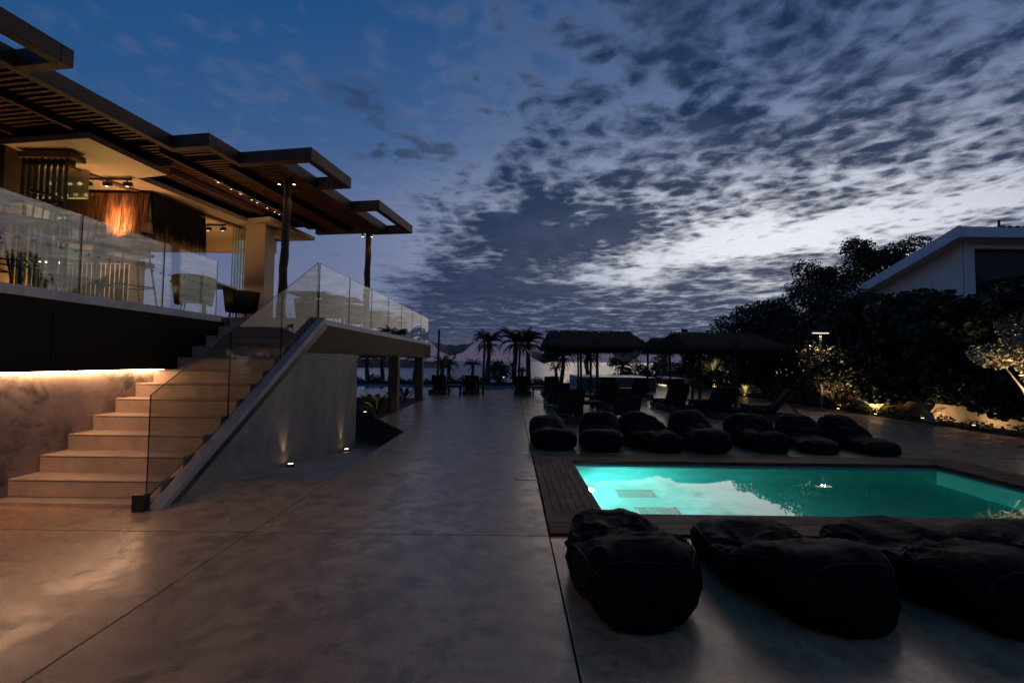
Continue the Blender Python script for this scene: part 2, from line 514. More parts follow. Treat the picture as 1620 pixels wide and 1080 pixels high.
# ------------------------------------------------------------------ water materials
def mat_water(name, tint, ripple, rscale, rough=0.0):
    m = mat_glass(name, tint, 1.0, 0.0, 1.33, rough)
    n = NG(m.node_tree)
    b = n.new('ShaderNodeBump')
    b.inputs['Strength'].default_value = 1.0
    b.inputs['Distance'].default_value = ripple
    n.put(b.inputs['Height'], n.noise(n.new('ShaderNodeNewGeometry').outputs['Position'], rscale, 3, 0.5))
    for nd in m.node_tree.nodes:
        if nd.type in ('LAYER_WEIGHT', 'BSDF_GLOSSY'): m.node_tree.links.new(b.outputs[0], nd.inputs['Normal'])
    return m
def mat_pool(name):
    m = mat_water(name, (.80, .97, .95), 0.0006, 3.0)
    t = m.node_tree
    old = [q for q in t.nodes if q.type == 'BSDF_TRANSPARENT'][0]
    nr = [q for q in t.nodes if q.type == 'BUMP'][0]
    rf = t.nodes.new('ShaderNodeBsdfRefraction')
    rf.inputs['Color'].default_value = (.82, .98, .96, 1); rf.inputs['Roughness'].default_value = 0.0; rf.inputs['IOR'].default_value = 1.33
    t.links.new(nr.outputs[0], rf.inputs['Normal'])
    t.links.new(rf.outputs[0], old.outputs[0].links[0].to_socket)
    return m
M_water = mat_pool('still_pool_water')
M_sea = mat('evening_sea', (.030, .040, .060), 0.16, (.022, .03, .05), 0.02, 0.24, 0.25, 0.35, spec=0.5)

# ------------------------------------------------------------------ ground, sea, headland
def grid_mesh(name, xs, ys, zf, m, kind='structure'):
    b = MB()
    b.v = [(x, y, zf(x, y)) for y in ys for x in xs]
    nx = len(xs)
    for j in range(len(ys) - 1):
        for i in range(nx - 1):
            a = j * nx + i
            b.f.append((a, a + 1, a + nx + 1, a + nx)); b.mi.append(0)
    return b.build(name, m, kind=kind)

def ground_z(x, y):
    if y < 28: return -1.9
    z = -1.9 - 0.052 * (y - 28)
    return max(z, -16) + 0.8 * noise.noise((x * .03, y * .03, 0))
tag(grid_mesh('ground', [-400, -200, -100, -60, -40, -30, -20, -10, 0, 10, 20, 30, 40, 60, 100, 200, 400],
              [-60, -20, 0, 27, 32, 40, 55, 80, 120, 180, 260, 330], ground_z, M_ground), 'dark scrub hillside falling away below the pool terrace towards the sea')
tag(MB().face([(-14000, 120, -12), (14000, 120, -12), (14000, 17000, -12), (-14000, 17000, -12)]).build('sea', M_sea, kind='structure'),
    'calm evening sea reflecting the pink and grey sky at the horizon')
hb = MB()
hp = [(-330 + i * 15, 820 + 20 * math.sin(i), 6.0 * math.sin(math.pi * i / 14) ** .6 * (1 + .35 * noise.noise((i * .6, 1, 0)))) for i in range(15)]
for a, c in zip(hp, hp[1:]):
    hb.face([(a[0], a[1] - 60, -12.5), (c[0], c[1] - 60, -12.5), (c[0], c[1], -6 + c[2] * 1.4), (a[0], a[1], -6 + a[2] * 1.4)])
    hb.face([(a[0], a[1], -6 + a[2] * 1.4), (c[0], c[1], -6 + c[2] * 1.4), (c[0], c[1] + 90, -12.5), (a[0], a[1] + 90, -12.5)])
tag(hb.build('headland', M_hill, kind='structure'), 'low dark headland across the bay behind the terrace columns')

# ------------------------------------------------------------------ paved terrace: big concrete slabs with open joints
PX0, PX1, PY0, PY1 = 0.315, 6.48, 3.67, 6.80          # timber surround of the plunge pool
IX0, IX1, IY0, IY1 = 0.83, 5.90, 4.14, 6.37           # its water
JX = -2.05
BED = 9.95
fl = thing('paved_terrace', 'wide polished concrete terrace of large slabs around the pool', 'terrace', kind='structure')
G = 0.006
def slab(poly, z=0.0):
    cx = sum(p[0] for p in poly) / len(poly); cy = sum(p[1] for p in poly) / len(poly)
    q = []
    for x, y in poly:
        q.append((x - G if x > cx else x + G, y - G if y > cy else y + G))
    return MB().prism(q, -0.14, z).build('slab', M_floor, fl)
def rect(x0, x1, y0, y1): return [(x0, y0), (x1, y0), (x1, y1), (x0, y1)]
RY = [PY0, PY1, 11.6, 16.6, 21.6]
slab(rect(-6.6, JX, -5, PY0)); slab(rect(JX, PX0, -5, PY0)); slab(rect(PX0, PX1, -5, PY0)); slab(rect(PX1, BED, -5, PY0))
slab(rect(-6.6, JX, PY0, 5.25))
for a, c in zip(RY, RY[1:]):
    slab(rect(JX, PX0, a, c))
    if a != PY0: slab(rect(PX0, PX1, a, c))
    slab(rect(PX1, BED, a, c))
slab([(JX, 8.80), (JX, 16.6), (-3.06, 16.6), (-3.06, 10.63)][::1])
slab(rect(-9.0, JX, 16.6, 21.6))
slab(rect(7.6, BED + 3, 21.6, 40))
slab(rect(2.75, 7.6, 21.6, 30))
MB().prism(rect(-6.6, JX, -5, 5.2), -0.30, -0.145).prism(rect(JX + .02, PX0 + .4, -5, 21.5), -.30, -.145).prism(rect(PX0 + .4, BED, -5, PY0 + .3), -.30, -.145) \
    .prism(rect(PX0 + .4, BED, PY1 - .3, 21.5), -.30, -.145).prism(rect(PX1 - .2, BED, PY0 + .3, PY1 - .3), -.30, -.145).build('base', M_under, fl)
# little access hatch let into the paving beside the pool
hh = thing('floor_hatch', 'small rectangular access hatch outlined in the paving beside the pool corner', 'hatch', (0.17, 5.45, 0))
hm = MB()
for a in ((.06, .30, 5.36, 5.372), (.06, .30, 5.53, 5.542), (.06, .072, 5.372, 5.53)):
    hm.box(a[0], a[1], a[2], a[3], .0005, .004)
hm.build('frame', M_black, hh)
MB().box(.074, .300, 5.374, 5.528, .0005, .003).build('lid', M_floor, hh)

# sunken ramp beside the stair wall
rp = thing('sunken_ramp', 'dark sunken ramp dropping away beside the stair wall', 'ramp', (-2.6, 5.25, 0), kind='structure')
MB().face([(-3.16, 5.25, -.002), (JX, 5.25, -.002), (JX, 9.4, -.44), (-3.16, 9.4, -.44)]) \
    .face([(-3.16, 9.4, -.44), (JX, 9.4, -.44), (JX, 13.5, -.9), (-6.2, 13.5, -.9), (-6.2, 9.4, -.44)]).build('ramp_floor', M_wallg, rp)
MB().prism([(JX, 8.72), (JX + .001, 8.80), (-4.42, 13.10), (-4.46, 13.02)], -1.0, 0.012).build('end_wall', mat('dark_ramp_wall', (.05, .042, .036), .85, (.03, .026, .022), 3), rp)  # end wall in a darker colour than the other ramp walls
MB().box(JX - .02, JX - .004, 5.25, 8.7, -1.0, -.004).build('side_wall', M_wallg, rp)

# ------------------------------------------------------------------ plunge pool
pool = thing('plunge_pool', 'lit turquoise plunge pool with dark timber surround and sky reflected in it', 'pool', (3.4, 5.2, 0))
zt, zb, zw = -0.03, -0.98, -0.062
bn = MB()
bn.face([(IX0, IY0, zb), (IX1, IY0, zb), (IX1, IY1, zb), (IX0, IY1, zb)])
bn.face([(IX0, IY1, zt), (IX0, IY1, zb), (IX1, IY1, zb), (IX1, IY1, zt)])
bn.face([(IX0, IY0, zb), (IX0, IY0, zt), (IX1, IY0, zt), (IX1, IY0, zb)])
bn.face([(IX0, IY0, zb), (IX0, IY1, zb), (IX0, IY1, zt), (IX0, IY0, zt)])
bn.face([(IX1, IY1, zb), (IX1, IY0, zb), (IX1, IY0, zt), (IX1, IY1, zt)])
basin = bn.build('basin', M_tilep, pool)
for (gx, gy) in ((1.62, 6.02), (1.72, 5.38)):
    gm = MB()
    for k in range(12): gm.box(gx - .22 + k * .038, gx - .20 + k * .038, gy - .12, gy + .12, zb + .004, zb + .02)
    gm.box(gx - .24, gx + .26, gy - .14, gy - .12, zb + .004, zb + .022).box(gx - .24, gx + .26, gy + .12, gy + .14, zb + .004, zb + .022)
    gm.build('drain_grate', M_grate, basin)
MB().face([(IX0 + .001, IY0 + .001, zw), (IX1 - .001, IY0 + .001, zw), (IX1 - .001, IY1 - .001, zw), (IX0 + .001, IY1 - .001, zw)]).build('water', M_water, pool)
pl = MB().lathe([(0.001, 0.0), (.055, .002), (.075, .012), (.085, .014)], seg=20)
wl = MB()
for q in (((IX0, IY1 - .002), (IX1, IY1 - .002)), ((IX1 - .002, IY1), (IX1 - .002, IY0))):
    (xa, ya), (xb, yb) = q
    wl.face([(xa, ya, -.15), (xb, yb, -.15), (xb, yb, -.035), (xa, ya, -.035)])
wl.build('waterline_tiles', mat('waterline_tile', (.10, .46, .44), .35, (.08, .38, .37), 20), pool)
plm = Matrix.Translation((IX0 + .03, 5.85, -.45)) @ Matrix.Rotation(R(90), 4, 'Y')
pl.v = [tuple(plm @ Vector(v)) for v in pl.v]
pl.build('lamp_lens', M_plens, pool)
light('SPOT', 'pool_lamp', (IX0 + .06, 5.85, -.45), 165, (.74, 1.0, .96), pool, .09, (IX0 + 3, 5.3, -.58), 170, 1.0)
light('POINT', 'pool_hot_spot_fill', (IX0 + .20, 5.92, -.74), 9, (.80, 1.0, .96), pool, .05)  # extra point lamp added for the bright patch near the pool lamp
# boards of the timber surround, one by one
ZD = 0.022
def boards_along_y(x0, x1, y0, y1, n):
    wd = (x1 - x0) / n
    for i in range(n):
        MB().box(x0 + i * wd + .003, x0 + (i + 1) * wd - .003, y0, y1, -.028, ZD + rnd.uniform(-.0015, .0015)).build('board', M_deck, pool)
def boards_along_x(x0, x1, y0, y1, n):
    wd = (y1 - y0) / n
    for i in range(n):
        MB().box(x0, x1, y0 + i * wd + .003, y0 + (i + 1) * wd - .003, -.028, ZD + rnd.uniform(-.0015, .0015)).build('board', M_deck, pool)
boards_along_x(PX0 + .008, PX1 - .008, PY0 + .008, IY0 + .02, 4)
boards_along_x(PX0 + .008, PX1 - .008, IY1 - .02, PY1 - .008, 4)
boards_along_y(PX0 + .008, IX0 + .02, IY0 + .023, IY1 - .023, 7)
boards_along_y(IX1 - .02, PX1 - .008, IY0 + .023, IY1 - .023, 7)
MB().box(PX0 + .01, PX1 - .01, PY0 + .01, IY0 - .003, -.14, -.03).box(PX0 + .01, PX1 - .01, IY1 + .003, PY1 - .01, -.14, -.03) \
    .box(PX0 + .01, IX0 - .003, IY0 - .002, IY1 + .002, -.14, -.03).box(IX1 + .003, PX1 - .01, IY0 - .002, IY1 + .002, -.14, -.03).build('joist_frame', M_under, pool)

# ------------------------------------------------------------------ infinity pool at the far edge
ip = thing('infinity_pool', 'long pale infinity pool along the far edge of the terrace', 'pool', (-4, 24, 0))
MB().face([(-14, 21.62, -.05), (2.74, 21.62, -.05), (2.74, 26.8, -.05), (-14, 26.8, -.05)]).build('water', mat('sky_toned_water', (.24, .34, .42), .06, (.21, .31, .39), 1, spec=.9), ip)  # reflected sky brightness put into the pale base colour
MB().box(-14, 2.74, 21.62, 26.8, -1.2, -.06).build('basin', M_mosaic, ip)
MB().box(-14, 2.74, 26.8, 26.95, -1.2, .13).build('weir_wall', M_under, ip)
rpz = thing('raised_pool', 'raised blue mosaic pool standing above the infinity pool', 'pool', (4.8, 22, 0))
MB().box(3.3, 6.9, 21.75, 26, 0.002, .66).build('tiled_wall', M_mosaic, rpz)
MB().face([(3.36, 21.81, .668), (6.84, 21.81, .668), (6.84, 25.9, .668), (3.36, 25.9, .668)]).build('water', M_mosaic, rpz)

# ------------------------------------------------------------------ garden bed and low wall along the right
gb = tag(MB().prism([(BED, -5), (BED + 8, -5), (BED + 8, 30), (BED, 30)], -.2, -.012).build('garden_bed', M_soil, kind='structure'), 'dark planted soil bed along the right edge of the terrace')
MB().prism([(-3.06, 10.70), (-3.06, 16.6), (-5.0, 16.6), (-4.45, 13.16)], -.2, -.012).build('planting_bed', M_soil, kind='structure')
gw = thing('garden_wall', 'low ochre garden wall lit behind the planting on the right', 'wall', (11.2, 12, 0))
for k in range(16):
    y0 = 5.0 + k * 1.55
    MB().box(11.15, 11.33, y0 + .004, y0 + 1.546, -.02, .40 - .015 * (k % 2)).build('panel', M_garden, gw)

# ------------------------------------------------------------------ stairs
TZ = 2.05                      # upper terrace level
SX0, SX1 = -4.80, -3.30        # stair flight between wall and glass
NR, RISE, TREAD, SY = 12, 0.1683, 0.285, 4.40
st = thing('staircase', 'warmly lit cement staircase climbing to the upper terrace beside the plaster wall', 'stairs', (-4.05, SY, 0))
MB().box(SX0 + .003, SX1 - .06, SY - .17, SY + 4, 0.001, .030).build('base_step', M_step, st)
for i in range(1, NR + 1):
    y0 = SY + (i - 1) * TREAD
    z1 = .030 + i * RISE
    z0 = max(.031, z1 - 2.2 * RISE)
    x0 = SX0 + .003 if z1 < 1.35 else -4.695
    s = MB()
    s.box(x0, SX1 - .03, y0, y0 + TREAD * (2 if i < NR else 1.2), z0 + .0005 * i, z1)
    stp = s.build('step', M_step, st, bevel=.006)
    MB().box(x0 + .02, SX1 - .05, y0 - .0035, y0 - .0005, z1 - .020, z1 - .012).build('nosing_strip', M_nose, stp)
# stair side: concrete wall under a pale raking cap
cap = thing('stair_side_wall', 'grey concrete wall below the raking white stair cap', 'wall', (-3.2, SY, 0))
yA, yB = 4.16, 7.64
zc0, zc1 = .02, TZ + .02
def rake(y): return zc0 + (zc1 - zc0) * (y - yA) / (yB - yA)
MB().sideprism([(yA + .08, -.25), (9.33, -1.0), (9.33, 1.47), (6.66, 1.47), (yA + .08, .0)], SX1 - .02, -3.16).build('wall_body', M_wallg, cap)
MB().sideprism([(yA, 0.001), (yA + .10, 0.001), (yB + .06, zc1 - .075), (yB, zc1 + .002)], -3.275, -3.150).build('raking_cap', mat('grey_stair_cap', (.33, .33, .32), .6, (.25, .25, .245), 3), cap)
MB().sideprism([(yA + .12, 0.0), (yA + .24, .0), (yB + .10, zc1 - .17), (yB + .06, zc1 - .09)], -3.275, -3.156).build('dark_trim', M_black, cap)  # black trim strip running below the cap
MB().box(-3.36, -3.26, yA - .06, yA + .02, 0, .15).build('newel_shoe', M_black, cap)

# ------------------------------------------------------------------ retaining wall with LED strip under the terrace cladding
rw = thing('retaining_wall', 'blotchy plaster retaining wall beside the stairs lit by a strip from above', 'wall', (-5.0, 1, 0))
MB().box(-5.2, SX0, -5, 8.3, 0.002, 1.23).build('wall_body', M_wallc, rw)
ls = thing('led_strip', 'glowing warm light strip along the top of the plaster wall', 'light strip', (-4.76, 1, 1.2))
for a, c in ((-4.5, -.6), (-.6, 2.2), (2.2, 4.65), (4.65, 6.25)):
    MB().box(-4.785, -4.755, a + .015, c - .015, 1.196, 1.212).build('led_profile', M_led, ls)

# ------------------------------------------------------------------ upper terrace and restaurant
rs = thing('restaurant_building', 'open restaurant pavilion on the upper terrace with cream lit ceiling', 'building', (-7, 8, 0))
EX = -4.70                     # edge of the left terrace
RX = -3.18                     # edge of the right terrace
YE = 17.9
MB().box(-14, EX - .02, -5, 7.55, TZ - .16, TZ - .004).box(-14, RX - .02, 7.80, YE - .02, TZ - .16, TZ - .004).build('terrace_floor', M_brown, rs)
MB().box(EX - .25, EX, -5, 7.33, TZ - .10, TZ).build('slab_edge', M_white, rs, bevel=.004)
MB().box(RX - .22, RX, 7.66, YE, TZ - .10, TZ).build('slab_edge', M_white, rs, bevel=.004)
MB().box(RX - .22, -8, YE - .1, YE, TZ - .10, TZ - .001).build('slab_edge', M_white, rs)
for y0, y1 in ((-5, -1.2), (-1.2, 1.6), (1.6, 4.66), (4.66, 7.45)):
    MB().box(EX - .12, EX - .015, y0 + .006, y1 - .006, 1.215, TZ - .101).build('cladding_panel', M_clad, rs)
MB().box(-6, EX - .03, -5, 7.5, 1.235, 1.26).build('soffit', M_under, rs)
# fascia of the right terrace; its first panel is cut to the rake of the stair
MB().sideprism([(6.80, 1.475), (8.2, 1.475), (8.2, TZ - .101), (7.72, TZ - .101), (7.60, TZ - .15)], RX - .08, RX - .012).build('cladding_panel', M_clad2, rs)
for y0, y1 in ((8.2, 11.4), (11.4, 14.6), (14.6, YE - .02)):
    MB().box(RX - .08, RX - .012, y0 + .006, y1, 1.475, TZ - .101).build('cladding_panel', M_clad2, rs)
MB().box(RX - 2.0, RX - .08, YE - .08, YE - .02, 1.475, TZ - .101).build('cladding_panel', M_clad2, rs)
MB().box(-9, RX - .09, 8.0, YE - .09, 1.50, 1.56).build('soffit', M_brown, rs)
for y in (12.55, 15.95):
    MB().box(-3.36, -3.10, y - .13, y + .13, -.01, 1.474).build('column', M_brown, rs, bevel=.006)
# room: ceiling slabs, columns, lintel, back and side walls
CZ = 4.31
MB().prism([(-13, 7.1), (-6.95, 6.2), (-5.75, 6.02), (-5.61, 7.24), (-6.21, 7.39), (-5.76, 9.74), (-5.19, 9.58), (-4.93, 11.2), (-13, 12.4)], CZ, CZ + .085).build('ceiling_slab', M_ceil, rs)
MB().box(-5.86, -5.42, 9.85, 10.27, TZ, CZ).build('column', M_ceil, rs, bevel=.006)
MB().box(-7.75, -7.12, 6.25, 6.7, TZ, CZ).build('column', M_brown, rs)
MB().box(-9.6, -5.9, 11.0, 11.25, 3.98, CZ).build('lintel', M_ceil, rs)
MB().box(-13, -9.6, 11.0, 11.2, TZ, CZ).build('rear_wall', M_brown, rs)
MB().box(-13, -12.8, 0, 11.0, TZ, CZ + .2).build('side_wall', M_brown, rs)
MB().box(-7.9, -6.75, 7.05, 7.12, 3.86, CZ).build('bulkhead', M_ceil, rs)
# sliding-door track recessed in the ceiling and the folded doors hanging from it
MB().prism([(-6.99, 6.86), (-6.87, 6.84), (-6.02, 10.28), (-6.14, 10.30)], CZ - .035, CZ - .002).build('door_track', M_brown, rs)
fd = thing('folded_glass_doors', 'stack of folded dark framed glass doors hanging from the ceiling track at left', 'folding door', (-6.7, 6.5, TZ))
MB().box(-7.05, -6.28, 6.34, 6.56, CZ - .12, CZ - .04).build('track_head', M_brown, fd)
for k in range(8):
    x = -7.0 + k * .088
    MB().box(x, x + .014, 6.36, 6.40, TZ + .02, CZ - .12).box(x, x + .014, 6.40, 6.50, CZ - .20, CZ - .12).build('door_leaf', M_black, fd)
    MB().box(x + .003, x + .011, 6.402, 6.9, TZ + .03, CZ - .21).build('pane', M_gstack, fd)
f2 = thing('stacked_green_glass', 'stack of greenish glass door leaves folded against the cream column', 'folding door', (-6.05, 10, TZ))
for k in range(5):
    x = -6.22 + k * .062
    MB().box(x, x + .012, 10.0, 10.55, TZ + .01, CZ - .04).build('pane', M_gstack, f2)
    MB().box(x - .003, x + .015, 9.985, 9.999, TZ + .01, CZ - .04).build('edge_frame', mat('pale_green_edge', (.30, .42, .39), .4, (.25, .36, .33), 4) if k == 0 else bpy.data.materials['pale_green_edge'], f2)

# grass fringe canopy above the bar
fr = thing('fringed_bar_canopy', 'shaggy raffia fringe canopy hanging over the bar lit orange in front', 'canopy', (-7.3, 8.5, 4.2))
MB().box(-9.2, -6.42, 7.94, 9.3, 4.14, 4.27).build('frame', M_fringe2, fr)
fm = MB()
frn = random.Random(3)
def strand(b, x, y, nx, ny, L, wd):
    a = (ny * wd, nx * wd)
    o = frn.uniform(0, .05)
    z1 = 4.24; z0 = z1 - L
    lx = frn.uniform(-.03, .03)
    b.face([(x - a[0] + nx * o, y - a[1] + ny * o, z1), (x + a[0] + nx * o, y + a[1] + ny * o, z1),
            (x + lx * abs(ny) + nx * (o + .04), y + lx * abs(nx) + ny * (o + .04), z0)])
for k in range(1500):
    x = frn.uniform(-9.2, -6.42); strand(fm, x, 7.93, 0, -1, frn.uniform(.60, .86), frn.uniform(.006, .016))
fm.build('front_fringe', M_fringe, fr, kind='stuff')
fm2 = MB()
for k in range(1100):
    y = frn.uniform(7.93, 9.3); strand(fm2, -6.41, y, 1, 0, frn.uniform(.60, .86), frn.uniform(.006, .016))
fm2.build('side_fringe', M_fringe2, fr, kind='stuff')

# bar counter below
bar = thing('bar_counter', 'slatted bar counter glowing orange behind the glass balustrade', 'bar counter', (-8, 8.5, TZ))
MB().box(-11, -6.9, 8.1, 8.7, TZ + 1.02, TZ + 1.10).build('counter_top', M_tabletop, bar)
MB().box(-11, -7.0, 8.25, 8.6, TZ, TZ + 1.02).build('counter_body', M_ceil, bar)
for k in range(24):
    x = -7.02 - k * .085
    MB().box(x - .022, x, 8.20, 8.25, TZ + .05, TZ + 1.0).build('slat', M_clad, bar)
MB().box(-8.6, -8.1, 8.12, 8.15, TZ + .98, TZ + 1.015).build('light_tube', M_barlit, bar)
MB().box(-13 + .25, -9.7, 10.7, 10.98, TZ + .9, TZ + .94).box(-13 + .25, -9.7, 10.7, 10.98, TZ + 1.4, TZ + 1.44).build('back_shelf', M_clad, bar)

# ceiling track lights
def track(x0, x1, y, n, label, power):
    t = thing('track_light', label, 'track light', ((x0 + x1) / 2, y, CZ))
    MB().box(x0, x1, y - .015, y + .015, CZ - .055, CZ - .02).build('rail', M_black, t)
    for k in range(n):
        x = x0 + (x1 - x0) * (k + .2) / (n - .6)
        sp = MB().tube([(x, y, CZ - .05), (x, y, CZ - .11)], .010, 6).tube([(x, y - .05, CZ - .14), (x + .02, y + .06, CZ - .10)], .035, 10).build('spot_head', M_black, t)
        MB().lathe([(.001, 0), (.026, 0.001)], x, y - .0, CZ - .165, 10).build('bulb', M_bulb, sp)
        light('SPOT', 'spot_lamp', (x, y - .02, CZ - .19), power, WARM2, t, .03, (x, y - .3, TZ), 80, .7)
track(-7.05, -6.25, 7.32, 3, 'black ceiling track with three lit spots near the fringe canopy', 16)
track(-6.75, -6.3, 9.85, 2, 'short black ceiling track with spots beside the green glass stack', 9)
light('AREA', 'ceiling_fill', (-7.0, 6.95, 2.30), 62, WARM, bar, 1.3, (-6.9, 6.95, 4.3))  # unseen lamp added to wash the ceiling from below
light('SPOT', 'canopy_glow', (-6.85, 7.45, 3.30), 420, WARM, fr, .04, (-6.88, 7.93, 3.72), 55, 1.0)
light('POINT', 'room_fill', (-6.9, 10.2, 2.9), 22, WARM, bar, .2)  # unseen point lamp added to brighten the far end of the room

# ------------------------------------------------------------------ pergola
PGA = R(9.4)
pg = thing('timber_pergola', 'stepped dark timber pergola with slatted roof and open end frames', 'pergola', (-5, 7, 0), -PGA)
PZ, PH, BW = 4.40, 0.19, 0.12
# local axes: x outwards, y along the terrace
def beam(x0, x1, y0, y1):
    return MB().box(x0, x1, y0, y1, PZ, PZ + PH).build('beam', M_beam, pg, local=True, bevel=.004)
def beam_y(x, y0, y1): return beam(x - BW, x, y0, y1)      # outer face at x
def beam_x(y, x0, x1): return beam(x0, x1, y, y + BW)
UA, UB, UC, UD = .13, .72, 1.33, 1.926
beam_y(UA, -8.0, -.512)
beam_x(-.51, UA - BW, UB)
beam_y(UB, -.388, .10)
beam_x(.102, UB - BW, UD)
beam_y(UC, .224, 3.90)
beam_x(3.902, -.45, UC)
beam_y(UD, .224, 1.17); beam_x(1.172, UC + .002, UD)
beam_x(2.39, UC + .002, UD); beam_y(UD, 2.512, 4.05); beam_x(4.052, .95, UD)
beam_y(UB, -5.6, -2.362); beam_x(-2.36, UA + .002, UB); beam_x(-5.722, UA + .002, UB)
def edge_at(v):
    return UA if v < -.51 else UB if v < .10 else UC
for xj in (-3.9, -2.8, -1.75, -.75):
    MB().box(xj - .03, xj + .03, -8, -1.15, PZ + .005, PZ + .095).build('joist', M_slat, pg, local=True)
for xj, y0, y1 in ((-.22, -.37, 3.88), (.42, .24, 3.88), (-.75, .3, 2.5)):
    MB().box(xj - .025, xj + .025, y0, y1, PZ + .005, PZ + .095).build('joist', M_slat, pg, local=True)
yy = -7.9
while yy < 3.85:
    if edge_at(yy - .02) != edge_at(yy + .14): yy += .07; continue
    e = edge_at(yy) - BW - .003
    x0 = -4.5 if yy < -1.1 else (-.57 if yy < .14 else (-1.18 if yy < 2.55 else -.60))
    MB().box(x0, e, yy, yy + .040, PZ + .097, PZ + .137).build('slat', M_slat, pg, local=True)
    yy += .088
# a bay of slats set the other way above the far end
for k in range(18):
    x = -.40 + k * .09
    MB().box(x, x + .04, 2.3, 3.88, PZ + .138, PZ + .165).build('slat', M_slat, pg, local=True)
# boarded roof skin lying on the slats
for x0, x1, y0, y1 in ((-4.5, UA - BW, -8, -.515), (-4.5, UB - BW, -.515, .10), (-4.5, UC - BW, .10, 3.9)):
    MB().box(x0, x1 - .004, y0 + .002, y1 - .002, PZ + .170, PZ + .182).build('roof_board', M_clad, pg, local=True)
# log posts
def logpost(x, y, z0, z1, r, lean):
    pts = []; rad = []
    for k in range(15):
        t = k / 14
        pts.append((x + lean * t + .007 * math.sin(k * 1.7 + x), y + .006 * math.cos(k * 2.1), z0 + (z1 - z0) * t))
        rad.append(r * (1.08 - .18 * t) * (1 + .07 * math.sin(k * 2.3 + x * 3)))
    return MB().tube(pts, rad, 10).build('post', M_post, pg, smooth=True)
logpost(-3.88, 7.60, TZ, PZ + .03, .066, .06)
logpost(-3.50, 10.84, TZ, PZ + .03, .072, .02)
for (x, y, k) in ((-3.95, 7.54, 0), (-3.70, 7.54, 1), (-3.60, 10.76, 0), (-3.38, 10.76, 1)):
    l = thing('post_spotlight', ['small lit spotlight on the left side of the', 'small lit spotlight on the right side of the'][k] + (' nearer pergola post' if y < 9 else ' farther pergola post'), 'spotlight', (x, y, PZ - .1))
    MB().tube([(x, y, PZ - .02), (x, y, PZ - .10)], .022, 8).build('housing', M_black, l)
    MB().lathe([(.001, 0), (.02, .001)], x, y, PZ - .103, 8).build('bulb', M_bulbw, l)
    light('SPOT', 'spot_lamp', (x, y, PZ - .13), 5, WARM, l, .02, (x + (.05 if k == 0 else -.05), y + .03, TZ), 50, .6)
# row of small bulbs under the slats
for i, t in enumerate((0, .16, .28, .44, .52, .68, .80, .88)):
    x, y = -5.17 + .22 * t, 7.83 + 1.95 * t
    l = thing('pergola_bulb', 'tiny lit downlight under the pergola slats, ' + ('nearest', 'second nearest', 'third nearest', 'fourth nearest', 'fifth nearest', 'third farthest', 'second farthest', 'farthest')[i] + ' of its row', 'downlight', (x, y, PZ + .05), group='downlights under the pergola')
    MB().tube([(x, y, PZ + .10), (x, y, PZ + .03)], .020, 8).build('housing', M_black, l)
    MB().lathe([(.001, 0), (.016, .001)], x, y, PZ + .027, 8).build('bulb', M_bulb, l)
    if i % 2 == 0: light('POINT', 'bulb_lamp', (x, y, PZ - .02), .7, WARM2, l, .03)

# ------------------------------------------------------------------ glass balustrades
GT = TZ + .90
def pane_y(b, x, y0, y1, zb0, zb1, zt0, zt1, t=.014, gm=None):
    """glass pane in a plane of constant x; bottom and top may rake"""
    m = MB()
    p = [(y0, zb0), (y1, zb1), (y1, zt1), (y0, zt0)]
    m.face([(x + t, *q) for q in p], 0)
    m.face([(x, *q) for q in reversed(p)], 0)
    for i in range(4):
        j = (i + 1) % 4
        m.face([(x, *p[i]), (x, *p[j]), (x + t, *p[j]), (x + t, *p[i])], 1)
    return m.build('glass_panel', [gm or M_glass, M_gedge], b)
gl = thing('glass_balustrade', 'frameless glass balustrade in front of the bar on the left terrace edge', 'balustrade', (EX, 5, TZ))
ys = [1.15, 2.42, 3.70, 4.975, 6.17, 7.30]
for a, c in zip(ys, ys[1:]): pane_y(gl, EX - .075, a + .006, c - .006, TZ - .05, TZ - .05, GT - .02, GT - .02, gm=M_glassc)
gr = thing('glass_balustrade', 'long frameless glass balustrade running away along the right terrace edge', 'balustrade', (RX, 12, TZ))
for k in range(7):
    a = 7.66 + k * 1.44
    pane_y(gr, RX - .10, a + .006, a + 1.434, TZ - .05, TZ - .05, GT + .05, GT + .05)
gs = thing('glass_balustrade', 'raking glass balustrade following the stair flight up to the terrace', 'balustrade', (-3.3, 6, 0))
gy = [4.16, 5.31, 6.47, 7.64]
def gtop(y): return 1.03 + (GT + .05 - 1.03) * (y - gy[0]) / (gy[-1] - gy[0])
for a, c in zip(gy, gy[1:]):
    pane_y(gs, -3.292, a + .006, c - .006, max(.10, rake(a + .006) - .04), rake(c - .006) - .04, gtop(a), gtop(c), gm=M_glasst)
# rows of small safety squares stuck on the glass
def dots(b, x, y0, y1, n, z0, z1, s, m):
    d = MB()
    for k in range(n):
        t = k / max(1, n - 1)
        y = y0 + (y1 - y0) * t; z = z0 + (z1 - z0) * t
        d.face([(x, y, z), (x, y + s, z), (x, y + s, z + s), (x, y, z + s)])
    d.build('safety_dots', m, b, kind='stuff')
dots(gl, EX - .059, 6.25, 7.2, 11, 2.50, 2.50, .022, M_dot)
dots(gl, EX - .059, 3.75, 4.9, 9, 2.50, 2.50, .030, M_dotp)
dots(gl, EX - .059, 5.05, 6.1, 9, 2.50, 2.50, .026, M_dotp)
dots(gr, RX - .084, 7.75, 9.0, 13, 2.55, 2.55, .024, M_dot)
dots(gs, -3.284, 6.6, 7.6, 10, gtop(6.6) - .45, gtop(7.6) - .45, .024, M_dot)

